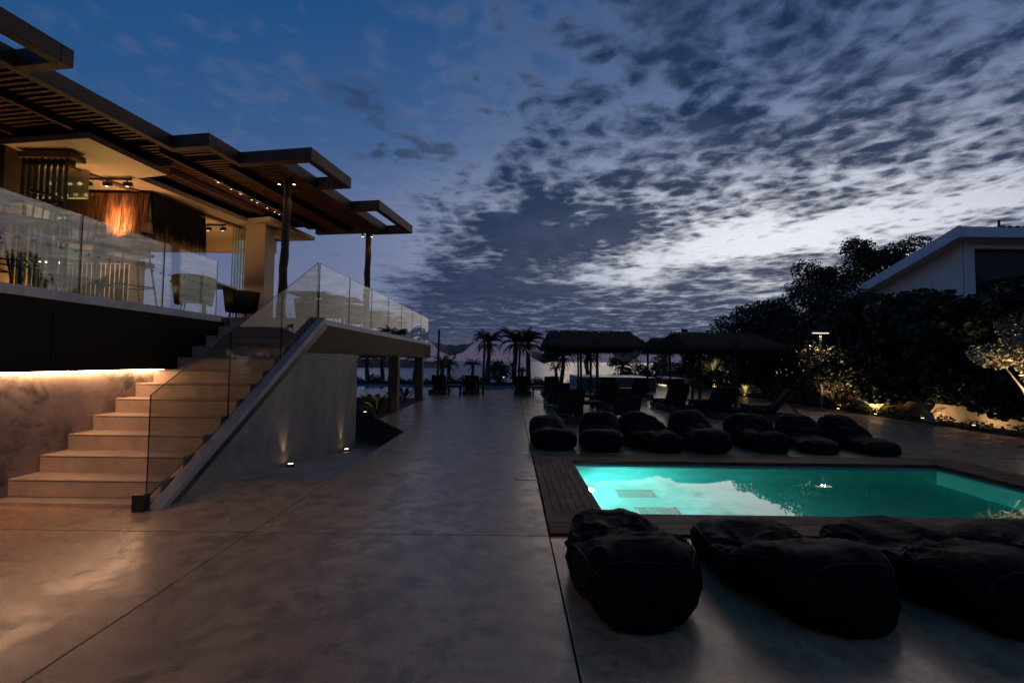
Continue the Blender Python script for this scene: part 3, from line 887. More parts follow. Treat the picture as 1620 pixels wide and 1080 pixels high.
# ------------------------------------------------------------------ in-ground uplights washing the stair wall
for (x, y, z, lb) in ((-3.07, 6.42, -.13, 'small lit ground spotlight washing the stair wall, the nearer one'), (-3.06, 8.56, -.335, 'small lit ground spotlight washing the stair wall, the farther one')):
    u = thing('ground_spotlight', lb, 'spotlight', (x, y, z))
    MB().lathe([(.05, 0), (.05, .035), (.042, .045), (.034, .042)], x, y, z, 14).build('housing', M_black, u)
    MB().lathe([(.001, .046), (.034, .044)], x, y, z, 14).build('lens', M_bulbw, u)
    light('SPOT', 'spot_lamp', (x, y, z + .07), 5.5, WARM2, u, .015, (-3.155, y - .06, z + .55), 50, 1.0)

# ------------------------------------------------------------------ bean bag loungers
def beanbag_mesh(name, seed, L, W, hs, hb, bend=0.0, wr=1.0, nu=84, nv=72):
    """u runs from the foot (y=0) to the head (y=L); the head end is plumper and higher"""
    vs = []; fs = []
    sd = seed * 13.7
    for i in range(nu + 1):
        u = i / nu
        e = abs(2 * u - 1)
        endw = max(0.0, 1 - e ** 6.0) ** 0.45
        endh = max(0.0, 1 - e ** 6.5) ** 0.42
        w = W / 2 * endw * (0.93 + .10 * math.sin(u * 5.2 + seed))
        k = min(1.0, max(0.0, (u - .42) / .46)); k = k * k * (3 - 2 * k)
        dip = -.10 * math.exp(-((u - .50) / .16) ** 2) + .06 * math.exp(-((u - .16) / .12) ** 2)
        h = (hs * (1 - k) + hb * k + dip * hs) * endh
        for j in range(nv):
            t = 2 * math.pi * j / nv
            c, s_ = math.cos(t), math.sin(t)
            n_ = 3.4
            x = w * math.copysign(abs(c) ** (2 / n_), c)
            z = h * (.5 + .5 * math.copysign(abs(s_) ** (2 / 3.0), s_))
            if s_ < 0: x *= 1 - .10 * s_ * s_
            x += bend * (u - .5) * abs(u - .5) * 2
            y = u * L
            p = Vector((x, y, z))
            big = noise.noise(p * 3.3 + Vector((sd, 0, 0))) * .035
            # creases: ridged noise, pulled along the bag and radiating from the hollow of the seat
            q = Vector((x * 7.0, y * 3.0, z * 7.0)) + Vector((sd, 3, 1))
            q += noise.noise_vector(p * 4 + Vector((0, sd, 0))) * .9
            r1 = 1 - abs(noise.noise(q)) * 2.4
            r2 = 1 - abs(noise.noise(q * 2.1 + Vector((9, 1, 4)))) * 2.4
            cr = max(0, r1) ** 2 * .020 + max(0, r2) ** 3 * .009
            cr *= (.45 + .9 * math.exp(-((u - .50) / .20) ** 2)) * wr
            nrm = Vector((x / max(w, .05), (2 * u - 1) * .8, (z / max(h, .05) - .5) * 2))
            nrm.normalize()
            p += nrm * (big + cr)
            p.z = max(p.z, .004 + .004 * (1 + noise.noise(p * 9)))
            vs.append(tuple(p))
    for i in range(nu):
        for j in range(nv):
            k = (j + 1) % nv
            fs.append((i * nv + j, i * nv + k, (i + 1) * nv + k, (i + 1) * nv + j))
    me = bpy.data.meshes.new(name)
    me.from_pydata(vs, [], fs)
    me.polygons.foreach_set('use_smooth', [True] * len(fs))
    me.materials.append(M_bag)
    me.update()
    # piping: one line along each flank
    seams = []
    for j in (int(nv * .085), int(nv * .415)):
        seams.append([vs[i * nv + j] for i in range(3, nu - 2, 2)])
    head = [vs[int(nu * .93) * nv + j] for j in range(2, nv // 2 - 1, 2)]
    return me, seams, head

def beanbag(variant, x, y, rz, label, group, handle=False, sz=1.0):
    me, seams, head = variant
    o = thing('bean_bag_lounger', label, 'bean bag', (x, y, 0), rz, group)
    o.scale = (1.0, 1.0, sz)
    b = bpy.data.objects.new('body', me); COL.objects.link(b); b.parent = o
    for s_ in seams + [head]:
        MB().tube([Vector(p) * 1.004 for p in s_], .0045, 5).build('seam', M_seam, o, local=True, smooth=True)
    if handle:
        pts = []
        for k in range(9):
            t = k / 8
            pts.append((-.33 - .12 * math.sin(math.pi * t), .62 + .20 * t, .36 + .02 * math.sin(math.pi * t)))
        MB().tube(pts, [.012, .018, .02, .02, .02, .02, .02, .018, .012], 6).build('strap_handle', M_seam, o, local=True, smooth=True)
    return o

VA = beanbag_mesh('beanbag_a', 1, 1.20, .72, .34, .52)
VB = beanbag_mesh('beanbag_b', 2, 1.22, .76, .33, .58, .10)
VC = beanbag_mesh('beanbag_c', 3, 1.24, .74, .30, .55, -.08, 1.6)
VD = beanbag_mesh('beanbag_h', 9, 1.42, .70, .22, .58, .12, 1.7)
VE = beanbag_mesh('beanbag_i', 12, 1.36, .72, .25, .50, -.14, 1.8)
GM = 'bean bags lined up along the far side of the pool'
# far row: foot towards the pool
far = [(.72, VA, .10, 'slouching black bean bag at the left end of the far pool side row'),
       (1.43, VB, -.08, 'plump black bean bag, second from the left along the far pool side'),
       (2.36, VE, .08, 'black bean bag, third from the left along the far pool side'),
       (3.18, VB, .14, 'tall backed black bean bag in the middle of the far pool side row'),
       (4.02, VC, -.14, 'wrinkled black bean bag, third from the right along the far pool side'),
       (4.86, VD, -.16, 'sunken black bean bag next to last at the right of the far row'),
       (5.80, VD, .06, 'black bean bag with upright head at the right end of the far row')]
for x, v, rz, lb in far:
    beanbag(v, x, 6.96 + rnd.uniform(-.02, .16), rz, lb, GM, False, {VA[0].name: .88, VB[0].name: 1.0, VD[0].name: .95}.get(v[0].name, 1.0) * rnd.uniform(.92, 1.08))
# near row: foot towards the pool, head towards the viewer
GN = 'bean bags lined up along the near side of the pool'
near = [(.70, 3.56, math.pi + .03, beanbag_mesh('beanbag_d', 4, 1.20, .68, .30, .41, .05, 1.35, 110, 90), 'big black bean bag nearest the pool corner in the foreground', True),
        (1.62, 3.54, math.pi + .16, beanbag_mesh('beanbag_e', 5, 1.20, .78, .26, .40, -.05, 1.3, 110, 90), 'creased black bean bag, second from the left in the foreground', False),
        (2.50, 3.52, math.pi + .20, beanbag_mesh('beanbag_f', 6, 1.20, .78, .27, .37, .08, 1.3, 110, 90), 'rumpled black bean bag, third in the foreground row', False),
        (3.38, 3.48, math.pi + .18, beanbag_mesh('beanbag_g', 7, 1.26, .80, .27, .40, .0, 1.2), 'black bean bag cut by the right edge in the foreground', False)]
for x, y, rz, v, lb, hd in near:
    beanbag(v, x, y, rz, lb, GN)

# ------------------------------------------------------------------ sun loungers
def make_lounger():
    o = thing('sun_lounger', 'x', 'sun lounger', (0, 0, 0), 0, 'sun loungers on the terrace')
    Lg, W = 1.95, .64
    for s_ in (-1, 1):
        MB().box(s_ * W / 2 - .025, s_ * W / 2 + .025, 0, Lg, .03, .18).build('side_rail', M_lwood, o, local=True)
    MB().box(-W / 2 + .026, W / 2 - .026, 0, .05, .03, .18).build('end_rail', M_lwood, o, local=True)
    MB().box(-W / 2 + .026, W / 2 - .026, Lg - .05, Lg, .03, .18).build('end_rail', M_lwood, o, local=True)
    for (a, c) in ((-1, .08), (1, .08), (-1, Lg - .14), (1, Lg - .14)):
        MB().box(a * (W / 2 - .03) - .03, a * (W / 2 - .03) + .03, c, c + .06, 0, .10).build('leg', M_lwood, o, local=True)
    MB().box(-W / 2 + .03, W / 2 - .03, .72, Lg - .02, .182, .27).build('mattress', M_cush, o, local=True, bevel=.025)
    Mr = Matrix.Translation((0, .72, .24)) @ Matrix.Rotation(R(-52), 4, 'X')
    MB().box(-W / 2 + .03, W / 2 - .03, -.66, 0, -.045, .045, M=Mr.copy()).build('backrest', M_cush, o, local=True, bevel=.02)
    Mr2 = Matrix.Translation((0, .72, .18)) @ Matrix.Rotation(R(-52), 4, 'X')
    MB().box(-W / 2 + .03, W / 2 - .03, -.64, -.02, -.030, -.002, M=Mr2).build('back_board', M_lwood, o, local=True)
    for a in (-.2, .2): MB().tube([(a, .36, .52), (a, .12, .15)], .012, 6).build('back_prop', M_black, o, local=True)
    return o
def make_table():
    o = thing('side_table', 'x', 'side table', (0, 0, 0), 0, 'side tables between the loungers')
    MB().box(-.27, .27, -.22, .22, .36, .40).build('table_top', M_lwood, o, local=True, bevel=.004)
    MB().box(-.22, .22, -.17, .17, .31, .359).build('apron', M_lwood, o, local=True)
    for a in (-1, 1):
        for c in (-1, 1):
            MB().box(a * .23 - .025, a * .23 + .025, c * .18 - .025, c * .18 + .025, 0, .3595).build('leg', M_lwood, o, local=True)
    return o
lounger = make_lounger(); used = False
for x, y, rz, lb in [
        (1.36, 9.9, 0, 'dark sun lounger directly behind the first bean bags, nearest to them on the left'),
        (1.36, 12.5, 0, 'dark sun lounger behind the nearest left lounger under the left thatch'),
        (2.60, 9.75, -.03, 'wide dark sun lounger behind the second and third bean bags'),
        (3.02, 13.7, 0, 'dark sun lounger beside the front post of the left thatched shelter'),
        (3.95, 18.3, 0, 'far dark sun lounger behind the left thatched shelter post'),
        (5.05, 17.3, .05, 'dark sun lounger between the two thatched shelters, by a side table'),
        (4.72, 12.5, 0, 'dark sun lounger with long base left of the right thatched shelter'),
        (5.42, 11.3, -.04, 'upright dark sun lounger beside the right shelter post'),
        (7.0, 10.9, R(68), 'dark sun lounger turned aside behind the right end bean bags'),
        (-2.98, 18.3, 0, 'far dark sun lounger at the left by the terrace columns'),
        (-1.62, 18.3, 0, 'far dark sun lounger beside the left awning post'),
        (.46, 18.2, 0, 'far dark sun lounger between the two hanging awnings'),
        (1.62, 18.1, 0, 'far dark sun lounger under the second awning, right of a side table')]:
    o = lounger if not used else copy_tree(lounger)
    used = True
    o.location = (x, y, 0); o.rotation_euler = (0, 0, rz); o['label'] = lb
tb = make_table(); used = False
for x, y, rz, lb in [
        (2.22, 13.9, 0, 'dark side table under the left thatched shelter between two loungers'),
        (4.35, 17.6, 0, 'dark side table with pale top behind the left shelter posts'),
        (2.0, 11.6, 0, 'dark side table close behind the bean bags at left'),
        (5.15, 12.4, 0, 'dark side table between the right hand loungers'),
        (5.98, 11.2, 0, 'dark side table at the right shelter post'),
        (-2.30, 18.5, 0, 'far dark side table between the two loungers at the left'),
        (1.10, 18.3, 0, 'far dark side table beside the lounger under the second awning')]:
    o = tb if not used else copy_tree(tb)
    used = True
    o.location = (x, y, 0); o.rotation_euler = (0, 0, rz); o['label'] = lb

# ------------------------------------------------------------------ thatched shelters
def make_shelter():
    o = thing('thatched_shelter', 'x', 'shelter', (0, 0, 0), 0, 'thatched shelters over the loungers')
    rr = random.Random(11)
    # local origin: midway between the two posts; near eave at y=-2.3
    hx, ex, ye, ze, zr = 1.36, 1.56, 1.8, 1.88, 2.40
    rf = MB()
    for s_ in (-1, 1):
        rf.face([(-ex, s_ * ye, ze), (ex, s_ * ye, ze), (hx, 0, zr), (-hx, 0, zr)])
        rf.face([(s_ * ex, -ye, ze), (s_ * ex, ye, ze), (s_ * hx, 0, zr)])
    roof = rf.build('roof', M_thatch, o, local=True)
    th = MB()
    def lay(a, b, c, d, n, k):
        # a-b eave, c-d ridge; strands hang from up the slope down past the eave
        for _ in range(n):
            u = rr.random(); v = int(rr.random() * k) / k
            lo = a.lerp(b, u); hi = (c.lerp(d, u))
            p = lo.lerp(hi, v); q = p + (lo - hi).normalized() * rr.uniform(.22, .42)
            q += Vector((rr.uniform(-.06, .06), rr.uniform(-.06, .06), rr.uniform(-.05, .01)))
            sd = (b - a).normalized() * rr.uniform(.008, .022)
            lift = Vector((0, 0, rr.uniform(.015, .06)))
            th.face([p - sd + lift, p + sd + lift, q + lift * .6])
        for _ in range(n // 4):
            p = a.lerp(b, rr.random()) + Vector((0, 0, .04)); sd = (b - a).normalized() * rr.uniform(.01, .025)
            q = p + (a.lerp(b, .5) - c.lerp(d, .5)).normalized() * rr.uniform(.05, .16) + Vector((rr.uniform(-.05, .05), rr.uniform(-.05, .05), -rr.uniform(.06, .20)))
            th.face([p - sd, p + sd, q])
    V = Vector
    for s_ in (-1, 1):
        lay(V((-ex, s_ * ye, ze)), V((ex, s_ * ye, ze)), V((-hx, 0, zr)), V((hx, 0, zr)), 1900, 9)
        lay(V((s_ * ex, -ye, ze)), V((s_ * ex, ye, ze)), V((s_ * hx, 0, zr)), V((s_ * hx, 0, zr)), 800, 8)
    for _ in range(260):
        x = rr.uniform(-hx - .1, hx + .1)
        s_ = rr.choice((-1, 1))
        th.face([(x - .015, 0, zr + .05), (x + .015, 0, zr + .05), (x + rr.uniform(-.08, .08), s_ * rr.uniform(.2, .4), zr - rr.uniform(.02, .12))])
    th.build('thatch', M_thatch, roof, local=True, kind='stuff')
    for y in (-1.55, 1.75):
        MB().tube([(.0, y, 0), (.012, y, .9), (-.008, y, 1.8), (0, y, 2.12)], [.050, .047, .045, .043], 10).build('post', M_post, o, local=True, smooth=True)
    MB().box(-.04, .04, -1.78, 1.78, 1.98, 2.06).build('ridge_support', M_post, o, local=True)
    for y in (-1.5, 0, 1.5):
        MB().box(-ex + .08, ex - .08, y - .03, y + .03, 1.80, 1.86).build('cross_beam', M_post, o, local=True)
    return o
sh = make_shelter(); used = False
for x, y, lb in [(2.62, 15.55, 'large thatched shelter left of centre, nearest to the viewer on its side'),
                 (3.05, 19.2, 'thatched shelter half hidden behind the large left one'),
                 (6.86, 15.55, 'broad thatched shelter on the right in front of the dark trees'),
                 (7.28, 19.2, 'thatched shelter peeking out behind the broad right one')]:
    o = sh if not used else copy_tree(sh)
    used = True
    o.location = (x, y, 0); o['label'] = lb

# ------------------------------------------------------------------ hanging canvas awnings between poles
def awning(x0, x1, y, ztop, lb, posts):
    o = thing('hanging_awning', lb, 'awning', ((x0 + x1) / 2, y, 0), 0, 'draped awnings along the far edge')
    m = MB(); nx, ny = 18, 6
    for j in range(ny + 1):
        for i in range(nx + 1):
            t = i / nx
            x = x0 + (x1 - x0) * t
            sag = (1 - (2 * t - 1) ** 2) * (.62 - .46 * j / ny)
            m.v.append((x, y - .7 + 1.4 * j / ny, ztop - sag + .10 * (t if x0 < 0 else -t) + .02 * math.sin(i * 1.3 + j)))
    for j in range(ny):
        for i in range(nx):
            a = j * (nx + 1) + i
            m.f.append((a, a + 1, a + nx + 2, a + nx + 1)); m.mi.append(0)
    m.build('canvas', M_sail, o, smooth=True)
    tl = MB()
    for k in range(26):
        x = (x0 + x1) / 2 + rnd.uniform(-.12, .12)
        tl.face([(x - .012, y, ztop - .36), (x + .012, y, ztop - .36), ((x0 + x1) / 2 + rnd.uniform(-.05, .05), y + rnd.uniform(-.03, .03), ztop - .72)])
    tl.build('tassel', M_sail, o, kind='stuff')
    for px_, h in posts:
        MB().tube([(px_, y - .75, 0), (px_ + .02, y - .75, h * .5), (px_ + .04, y - .75, h)], [.05, .047, .043], 8).build('post', M_post, o, smooth=True)
awning(-3.35, -1.45, 19.2, 2.16, 'sagging canvas awning hung between poles beside the terrace columns', ((-3.0, 2.62), (-1.15, 2.15)))
awning(.50, 2.35, 20.2, 1.98, 'sagging canvas awning hung left of the thatched shelters', ((.30, 2.05),))
awning(4.05, 5.75, 20.2, 2.10, 'sagging canvas awning seen below the left thatched shelter', ((5.78, 2.2),))

# ------------------------------------------------------------------ restaurant furniture
def make_tub():
    o = thing('tub_chair', 'x', 'armchair', (0, 0, 0), 0, 'woven armchairs on the upper terrace')
    n = 20
    shell = MB()
    for i in range(n + 1):
        t = -2.25 + 4.5 * i / n
        h = .70 - .10 * abs(math.sin(t * .5)) ** 3
        for (r, z) in ((.27, .22), (.33, h), (.30, h), (.24, .24)):
            shell.v.append((r * math.sin(t), -r * math.cos(t), z))
    for i in range(n):
        for k in range(4):
            a = i * 4 + k; c = i * 4 + (k + 1) % 4
            shell.f.append((a, c, c + 4, a + 4)); shell.mi.append(0)
    shell.build('back_shell', M_chair, o, local=True, smooth=True)
    MB().lathe([(.001, .30), (.24, .30), (.25, .34), (.23, .40), (.001, .41)], seg=18).build('seat', M_cush, o, local=True, smooth=True)
    for a in range(4):
        t = R(45 + 90 * a)
        MB().tube([(.18 * math.cos(t), .18 * math.sin(t), .30), (.25 * math.cos(t), .25 * math.sin(t), 0)], [.016, .011], 6).build('leg', M_black, o, local=True)
    return o
def make_dtable():
    o = thing('dining_table', 'x', 'table', (0, 0, 0), 0, 'dining tables on the upper terrace')
    MB().box(-.40, .40, -.40, .40, .70, .74).build('table_top', M_tabletop, o, local=True, bevel=.005)
    MB().tube([(0, 0, .03), (0, 0, .70)], .035, 8).build('pedestal', M_black, o, local=True)
    MB().box(-.25, .25, -.25, .25, 0, .03).build('foot_plate', M_black, o, local=True)
    return o
def make_wine():
    o = thing('wine_glass', 'x', 'wine glass', (0, 0, 0), 0, 'wine glasses on the terrace tables')
    MB().lathe([(.001, .0), (.034, .002), (.034, .004), (.005, .010), (.004, .085), (.012, .095), (.036, .125), (.038, .155), (.030, .20)], seg=14).build('bowl', M_wine, o, local=True, smooth=True)
    return o
def make_stool():
    o = thing('bar_stool', 'x', 'bar stool', (0, 0, 0), 0, 'tall bar stools by the glass')
    for a in range(4):
        sx, sy = (-1, 1)[a % 2], (-1, 1)[a // 2]
        MB().tube([(sx * .15, sy * .15, .70), (sx * .23, sy * .23, 0)], [.014, .011], 6).build('leg', M_black, o, local=True)
    MB().tube([(-.20, -.20, .28), (.20, -.20, .28), (.20, .20, .28), (-.20, .20, .28), (-.20, -.20, .28)], .009, 5).build('foot_ring', M_black, o, local=True)
    MB().box(-.20, .20, -.20, .20, .70, .75).build('seat', M_chair, o, local=True, bevel=.02)
    for k in range(9):
        t = R(-80 + 20 * k)
        MB().tube([(.20 * math.sin(t), -.20 * math.cos(t), .74), (.245 * math.sin(t), -.245 * math.cos(t), 1.02)], .008, 5).build('back_spindle', M_black, o, local=True)
    MB().tube([(.245 * math.sin(R(-90 + 15 * k)), -.245 * math.cos(R(-90 + 15 * k)), 1.02 - .02 * abs(k - 6) / 6) for k in range(13)], .016, 6).build('back_rail', M_black, o, local=True)
    return o
def spread(proto, spots):
    u = False
    for x, y, z, rz, lb in spots:
        o = proto if not u else copy_tree(proto)
        u = True
        o.location = (x, y, z); o.rotation_euler = (0, 0, rz); o['label'] = lb
spread(make_tub(), [
    (-5.45, 7.75, TZ, .5, 'woven tub chair behind the last pane of the left balustrade'),
    (-5.35, 8.95, TZ, -2.2, 'woven tub chair at the table beside the green glass stack'),
    (-3.98, 9.85, TZ, 2.2, 'woven tub chair nearest the corner of the right balustrade'),
    (-3.95, 11.5, TZ, -1.0, 'woven tub chair behind the farther pergola post'),
    (-3.95, 12.9, TZ, 2.0, 'woven tub chair behind the fourth pane of the right balustrade'),
    (-3.95, 14.4, TZ, -.8, 'woven tub chair behind the fifth pane of the right balustrade'),
    (-4.0, 16.0, TZ, 2.3, 'woven tub chair near the far end of the right balustrade'),
    (-4.75, 10.6, TZ, -.4, 'woven tub chair seen through the stair glass')])
spread(make_dtable(), [
    (-5.95, 8.75, TZ, .1, 'dark square table with glasses beside the cream column'),
    (-4.0, 10.7, TZ, .1, 'dark table between the chairs at the corner of the right balustrade'),
    (-4.0, 13.6, TZ, 0, 'dark table in the middle of the right balustrade'),
    (-4.0, 15.2, TZ, 0, 'dark table near the far end of the right balustrade'),
    (-4.35, 9.9, TZ, .05, 'dark table glimpsed through the upper stair glass')])
spread(make_wine(), [
    (-5.85, 8.55, TZ + .74, 0, 'wine glass on the table beside the cream column'),
    (-6.02, 8.95, TZ + .74, 0, 'second wine glass on the table beside the cream column'),
    (-3.85, 10.6, TZ + .74, 0, 'wine glass on the table at the corner of the right balustrade'),
    (-3.85, 13.5, TZ + .74, 0, 'wine glass on the middle table of the right balustrade'),
    (-3.85, 15.1, TZ + .74, 0, 'wine glass on the farthest balustrade table'),
    (-4.2, 9.8, TZ + .74, 0, 'wine glass on the table behind the stair glass'),
    (-4.4, 9.75, TZ + .74, 0, 'second wine glass on the table behind the stair glass')])
spread(make_stool(), [
    (-5.25, 6.2, TZ, 2.7, 'tall spindle backed bar stool in the middle of the left balustrade'),
    (-5.45, 5.65, TZ, .8, 'tall bar stool just left of the middle stool'),
    (-5.1, 4.72, TZ, 2.4, 'tall bar stool near the left edge behind the glass'),
    (-5.9, 4.95, TZ, .4, 'tall bar stool farthest left behind the glass')])
ht = thing('high_table', 'tall dark bar table behind the left glass pane', 'table', (-5.75, 5.3, TZ))
MB().box(-6.2, -5.45, 5.0, 5.6, TZ + 1.02, TZ + 1.06).build('table_top', M_tabletop, ht)
for a, c in ((-6.15, 5.05), (-5.5, 5.05), (-6.15, 5.55), (-5.5, 5.55)):
    MB().tube([(a, c, TZ), (a, c, TZ + 1.02)], .018, 6).build('leg', M_black, ht)

# ------------------------------------------------------------------ foliage
def leaf_cloud(blobs, n, size, rr, shape='oval', hollow=.55):
    """many single leaves spread through a set of ellipsoids (cx, cy, cz, rx, ry, rz)"""
    m = MB()
    tot = sum(b[3] * b[4] * b[5] for b in blobs) or 1
    V = m.v; F = m.f
    for b in blobs:
        k = max(8, int(n * (b[3] * b[4] * b[5]) / tot))
        for _ in range(k):
            while True:
                x, y, z = rr.uniform(-1, 1), rr.uniform(-1, 1), rr.uniform(-1, 1)
                r2 = x * x + y * y + z * z
                if r2 < 1 and (r2 > hollow * hollow or rr.random() < .35): break
            c = Vector((b[0] + x * b[3], b[1] + y * b[4], b[2] + z * b[5]))
            if noise.noise(c * 1.6) < -.22: continue
            s = size * rr.uniform(.6, 1.25)
            d = Vector((rr.gauss(0, 1), rr.gauss(0, 1), rr.gauss(-.25, .7))).normalized()
            e = d.cross(Vector((rr.gauss(0, 1), rr.gauss(0, 1), rr.gauss(0, 1)))).normalized()
            i = len(V)
            if shape == 'round':
                g = d.cross(e) * .12 * s
                for u, v, h in ((-.5, 0, 0), (-.2, .42, 1), (.25, .40, 1), (.5, 0, 0), (.25, -.40, 1), (-.2, -.42, 1)):
                    V.append(tuple(c + d * (u * s) + e * (v * s) + g * h))
                F.append((i, i + 1, i + 2, i + 3)); F.append((i, i + 3, i + 4, i + 5)); m.mi += [0, 0]
            else:
                wd = .24 if shape == 'oval' else .12
                for u, v in ((-.5, 0), (0, wd), (.5, 0), (0, -wd)):
                    V.append(tuple(c + d * (u * s) + e * (v * s)))
                F.append((i, i + 1, i + 2, i + 3)); m.mi.append(0)
    return m

def limbs(base, tips, r0, rr, m=None):
    m = m or MB()
    b = Vector(base)
    for tp in tips:
        t = Vector(tp)
        mid = b.lerp(t, .5) + Vector((rr.uniform(-.12, .12), rr.uniform(-.12, .12), .1))
        m.tube([b, b.lerp(mid, .5) + Vector((rr.uniform(-.04, .04), rr.uniform(-.04, .04), 0)), mid, t], [r0, r0 * .75, r0 * .5, r0 * .2], 6)
    return m

def tree(name, label, x, y, blobs, n, size, lm, tm, cat='tree', group=None, seed=0, shape='oval', r0=.06, hollow=.55, kindleaf=True):
    rr = random.Random(seed + 101)
    o = thing(name, label, cat, (x, y, 0), 0, group)
    bl = [(x + b[0], y + b[1], b[2], b[3], b[4], b[5]) for b in blobs]
    limbs((x, y, -.05), [(b[0], b[1], b[2] + b[5] * .3) for b in bl], r0, rr).build('trunk', tm, o, smooth=True)
    leaf_cloud(bl, n, size, rr, shape, hollow).build('crown', lm, o)
    return o

GT_ = 'trees and shrubs of the dark hedge on the right'
def rblobs(rr, w, h, k, base=.9, spread_y=.8):
    out = []
    for i in range(k):
        z = base + (h - base) * (rr.random() ** .8)
        f = 1 - .45 * abs(z - h * .55) / h
        out.append((rr.uniform(-w, w) * f, rr.uniform(-spread_y, spread_y) * f, z, rr.uniform(.38, .62) * w * .8 + .15, rr.uniform(.4, .6), rr.uniform(.32, .55)))
    return out
hed = [  # x, y, half width, height, material, leaf, shape, label
    (10.9, 25.0, 1.3, 2.5, 'o', .16, 'oval', 'small bushy tree at the far left end of the hedge'),
    (11.0, 22.0, 1.4, 3.7, 'o', .16, 'oval', 'rounded dark tree second from the far end of the hedge'),
    (11.0, 19.6, 1.5, 4.1, 'e', .15, 'oval', 'dark tree behind the right thatched shelter'),
    (11.2, 17.3, 1.5, 4.25, 'e', .14, 'oval', 'dense dark tree left of the street lamp'),
    (11.3, 15.4, 1.3, 4.2, 'e', .13, 'oval', 'dark tree lit from below beside the street lamp'),
    (11.4, 13.6, 1.3, 3.75, 'r', .16, 'round', 'round leaved shrub below the roof edge of the house'),
    (11.6, 12.0, 1.3, 3.6, 'r', .15, 'round', 'round leaved shrub in front of the house gable'),
    (11.7, 10.6, 1.3, 3.55, 'r', .14, 'round', 'round leaved shrub in front of the house corner'),
    (11.9, 9.3, 1.2, 3.8, 'r', .13, 'round', 'round leaved shrub at the right below the house window'),
    (11.6, 8.0, 1.2, 3.1, 'r', .12, 'round', 'dark shrub at the right edge of the picture')]
for i, (x, y, hw, h, k, s, shp, lb) in enumerate(hed):
    rr = random.Random(40 + i)
    bl = rblobs(rr, hw, h - .35, 17, .55, 1.0) + [(rr.uniform(-.5, .8), rr.uniform(-1, 1), rr.uniform(.35, .8), .6, .6, .4) for _ in range(4)]
    tree('hedge_tree', lb, x, y, bl, 11000, s, {'o': M_leaf, 'e': M_leaf, 'r': M_leafr}[k], M_trunk, 'tree', GT_, 200 + i, shp, .07, .4)
for i, (x, y, hw, h, lb) in enumerate(((12.6, 20.8, 1.5, 4.0, 'dark filler tree behind the far hedge trees'), (12.8, 18.2, 1.5, 4.3, 'dark filler tree behind the lamp hedge'), (12.9, 15.9, 1.3, 4.1, 'dark filler tree between lamp and house'), (12.4, 23.6, 1.4, 3.4, 'dark filler tree at the far hedge end'))):
    rr = random.Random(140 + i)
    tree('hedge_tree', lb, x, y, rblobs(rr, hw, h - .35, 20, .4, 1.1), 10000, .17, M_leaf, M_trunk, 'tree', GT_, 240 + i, 'oval', .07, .3)
# tall clipped trees standing behind the hedge, left of the house
for i, (x, y, h, lb) in enumerate(((16.6, 22.0, 7.6, 'tall dense tree rising beside the house roof edge'), (18.9, 22.3, 7.6, 'tall dense tree half hidden behind the house roof'),
                                   (15.0, 21.8, 6.3, 'tall loose tree stepping down to the hedge'))):
    rr = random.Random(70 + i)
    bl = [(rr.uniform(-1.0, 1.0), rr.uniform(-.8, .8), 2.0 + (h - 2.4) * (j / 21), .75, .7, .55) for j in range(22)]
    tree('tall_tree', lb, x, y, bl, 16000, .16, M_leaf, M_trunk, 'tree', 'tall trees beside the house', 300 + i, 'oval', .10, .4)
# tree strongly lit at the right edge, its leaf colour lightened to match
rr = random.Random(5)
pt = thing('lit_garden_tree', 'pale leaved tree glowing in a spotlight at the right edge', 'tree', (10.55, 9.25, 0))
tips = [(10.3, 8.75, 2.05), (10.05, 9.0, 1.75), (10.7, 8.6, 2.2), (11.1, 8.8, 2.1), (10.4, 9.3, 2.2), (9.75, 9.2, 1.65), (10.9, 9.1, 1.7), (10.1, 8.6, 1.35), (10.9, 8.4, 1.95), (11.2, 8.6, 1.55), (10.7, 8.8, 1.35), (10.4, 9.0, 1.55), (11.1, 9.0, 2.2)]
limbs((10.6, 9.2, 0), tips, .045, rr).build('trunk', M_pale, pt, smooth=True)
leaf_cloud([(t[0], t[1], t[2], .42, .40, .32) for t in tips], 6000, .11, rr, 'oval', 0).build('crown', M_leafp, pt)
# olive toned lit shrubs at the foot of the hedge
for i, (x, y, hw, h, n, lb) in enumerate(((10.55, 14.9, .8, 1.9, 2600, 'olive shrub glowing warmly under the street lamp'), (10.6, 13.2, .8, 1.5, 2200, 'olive shrub lit from below left of the garden wall'),
                                          (11.75, 11.3, .7, 1.0, 1500, 'low shrub glowing above the garden wall'), (10.4, 17.8, .6, .8, 900, 'small lit shrub near the far end of the bed'))):
    rr = random.Random(90 + i)
    tree('garden_shrub', lb, x, y, rblobs(rr, hw, h, 9, .25, .5), n, .10, M_leafo, M_trunk, 'shrub', 'lit shrubs at the foot of the hedge', 400 + i, 'oval', .03, .2)

# ------------------------------------------------------------------ palms
def frond(m, base, az, el, L, droop, rr, wid=.20, n=15):
    d = Vector((math.sin(az), math.cos(az), 0))
    pts = []
    for k in range(n + 1):
        t = k / n
        a = el - droop * t * t
        if k == 0: p = Vector(base)
        else: p = pts[-1] + (d * math.cos(a) + Vector((0, 0, 1)) * math.sin(a)) * (L / n)
        pts.append(p)
    m.tube(pts, [.014 * (1 - .8 * k / n) + .003 for k in range(n + 1)], 4)
    side = d.cross(Vector((0, 0, 1)))
    for k in range(1, n):
        t = k / n
        w_ = wid * L * math.sin(math.pi * min(1, t * .85 + .12)) ** .7
        ax = (pts[k + 1] - pts[k]).normalized()
        for s in (-1, 1):
            for o in (0, .5):
                p = pts[k].lerp(pts[k + 1], o)
                tip = p + (side * s * .75 + ax * .65 + Vector((0, 0, -.55))).normalized() * w_ * rr.uniform(.8, 1.15)
                q = ax * .014 * L
                m.face([p - q, p + q, tip])
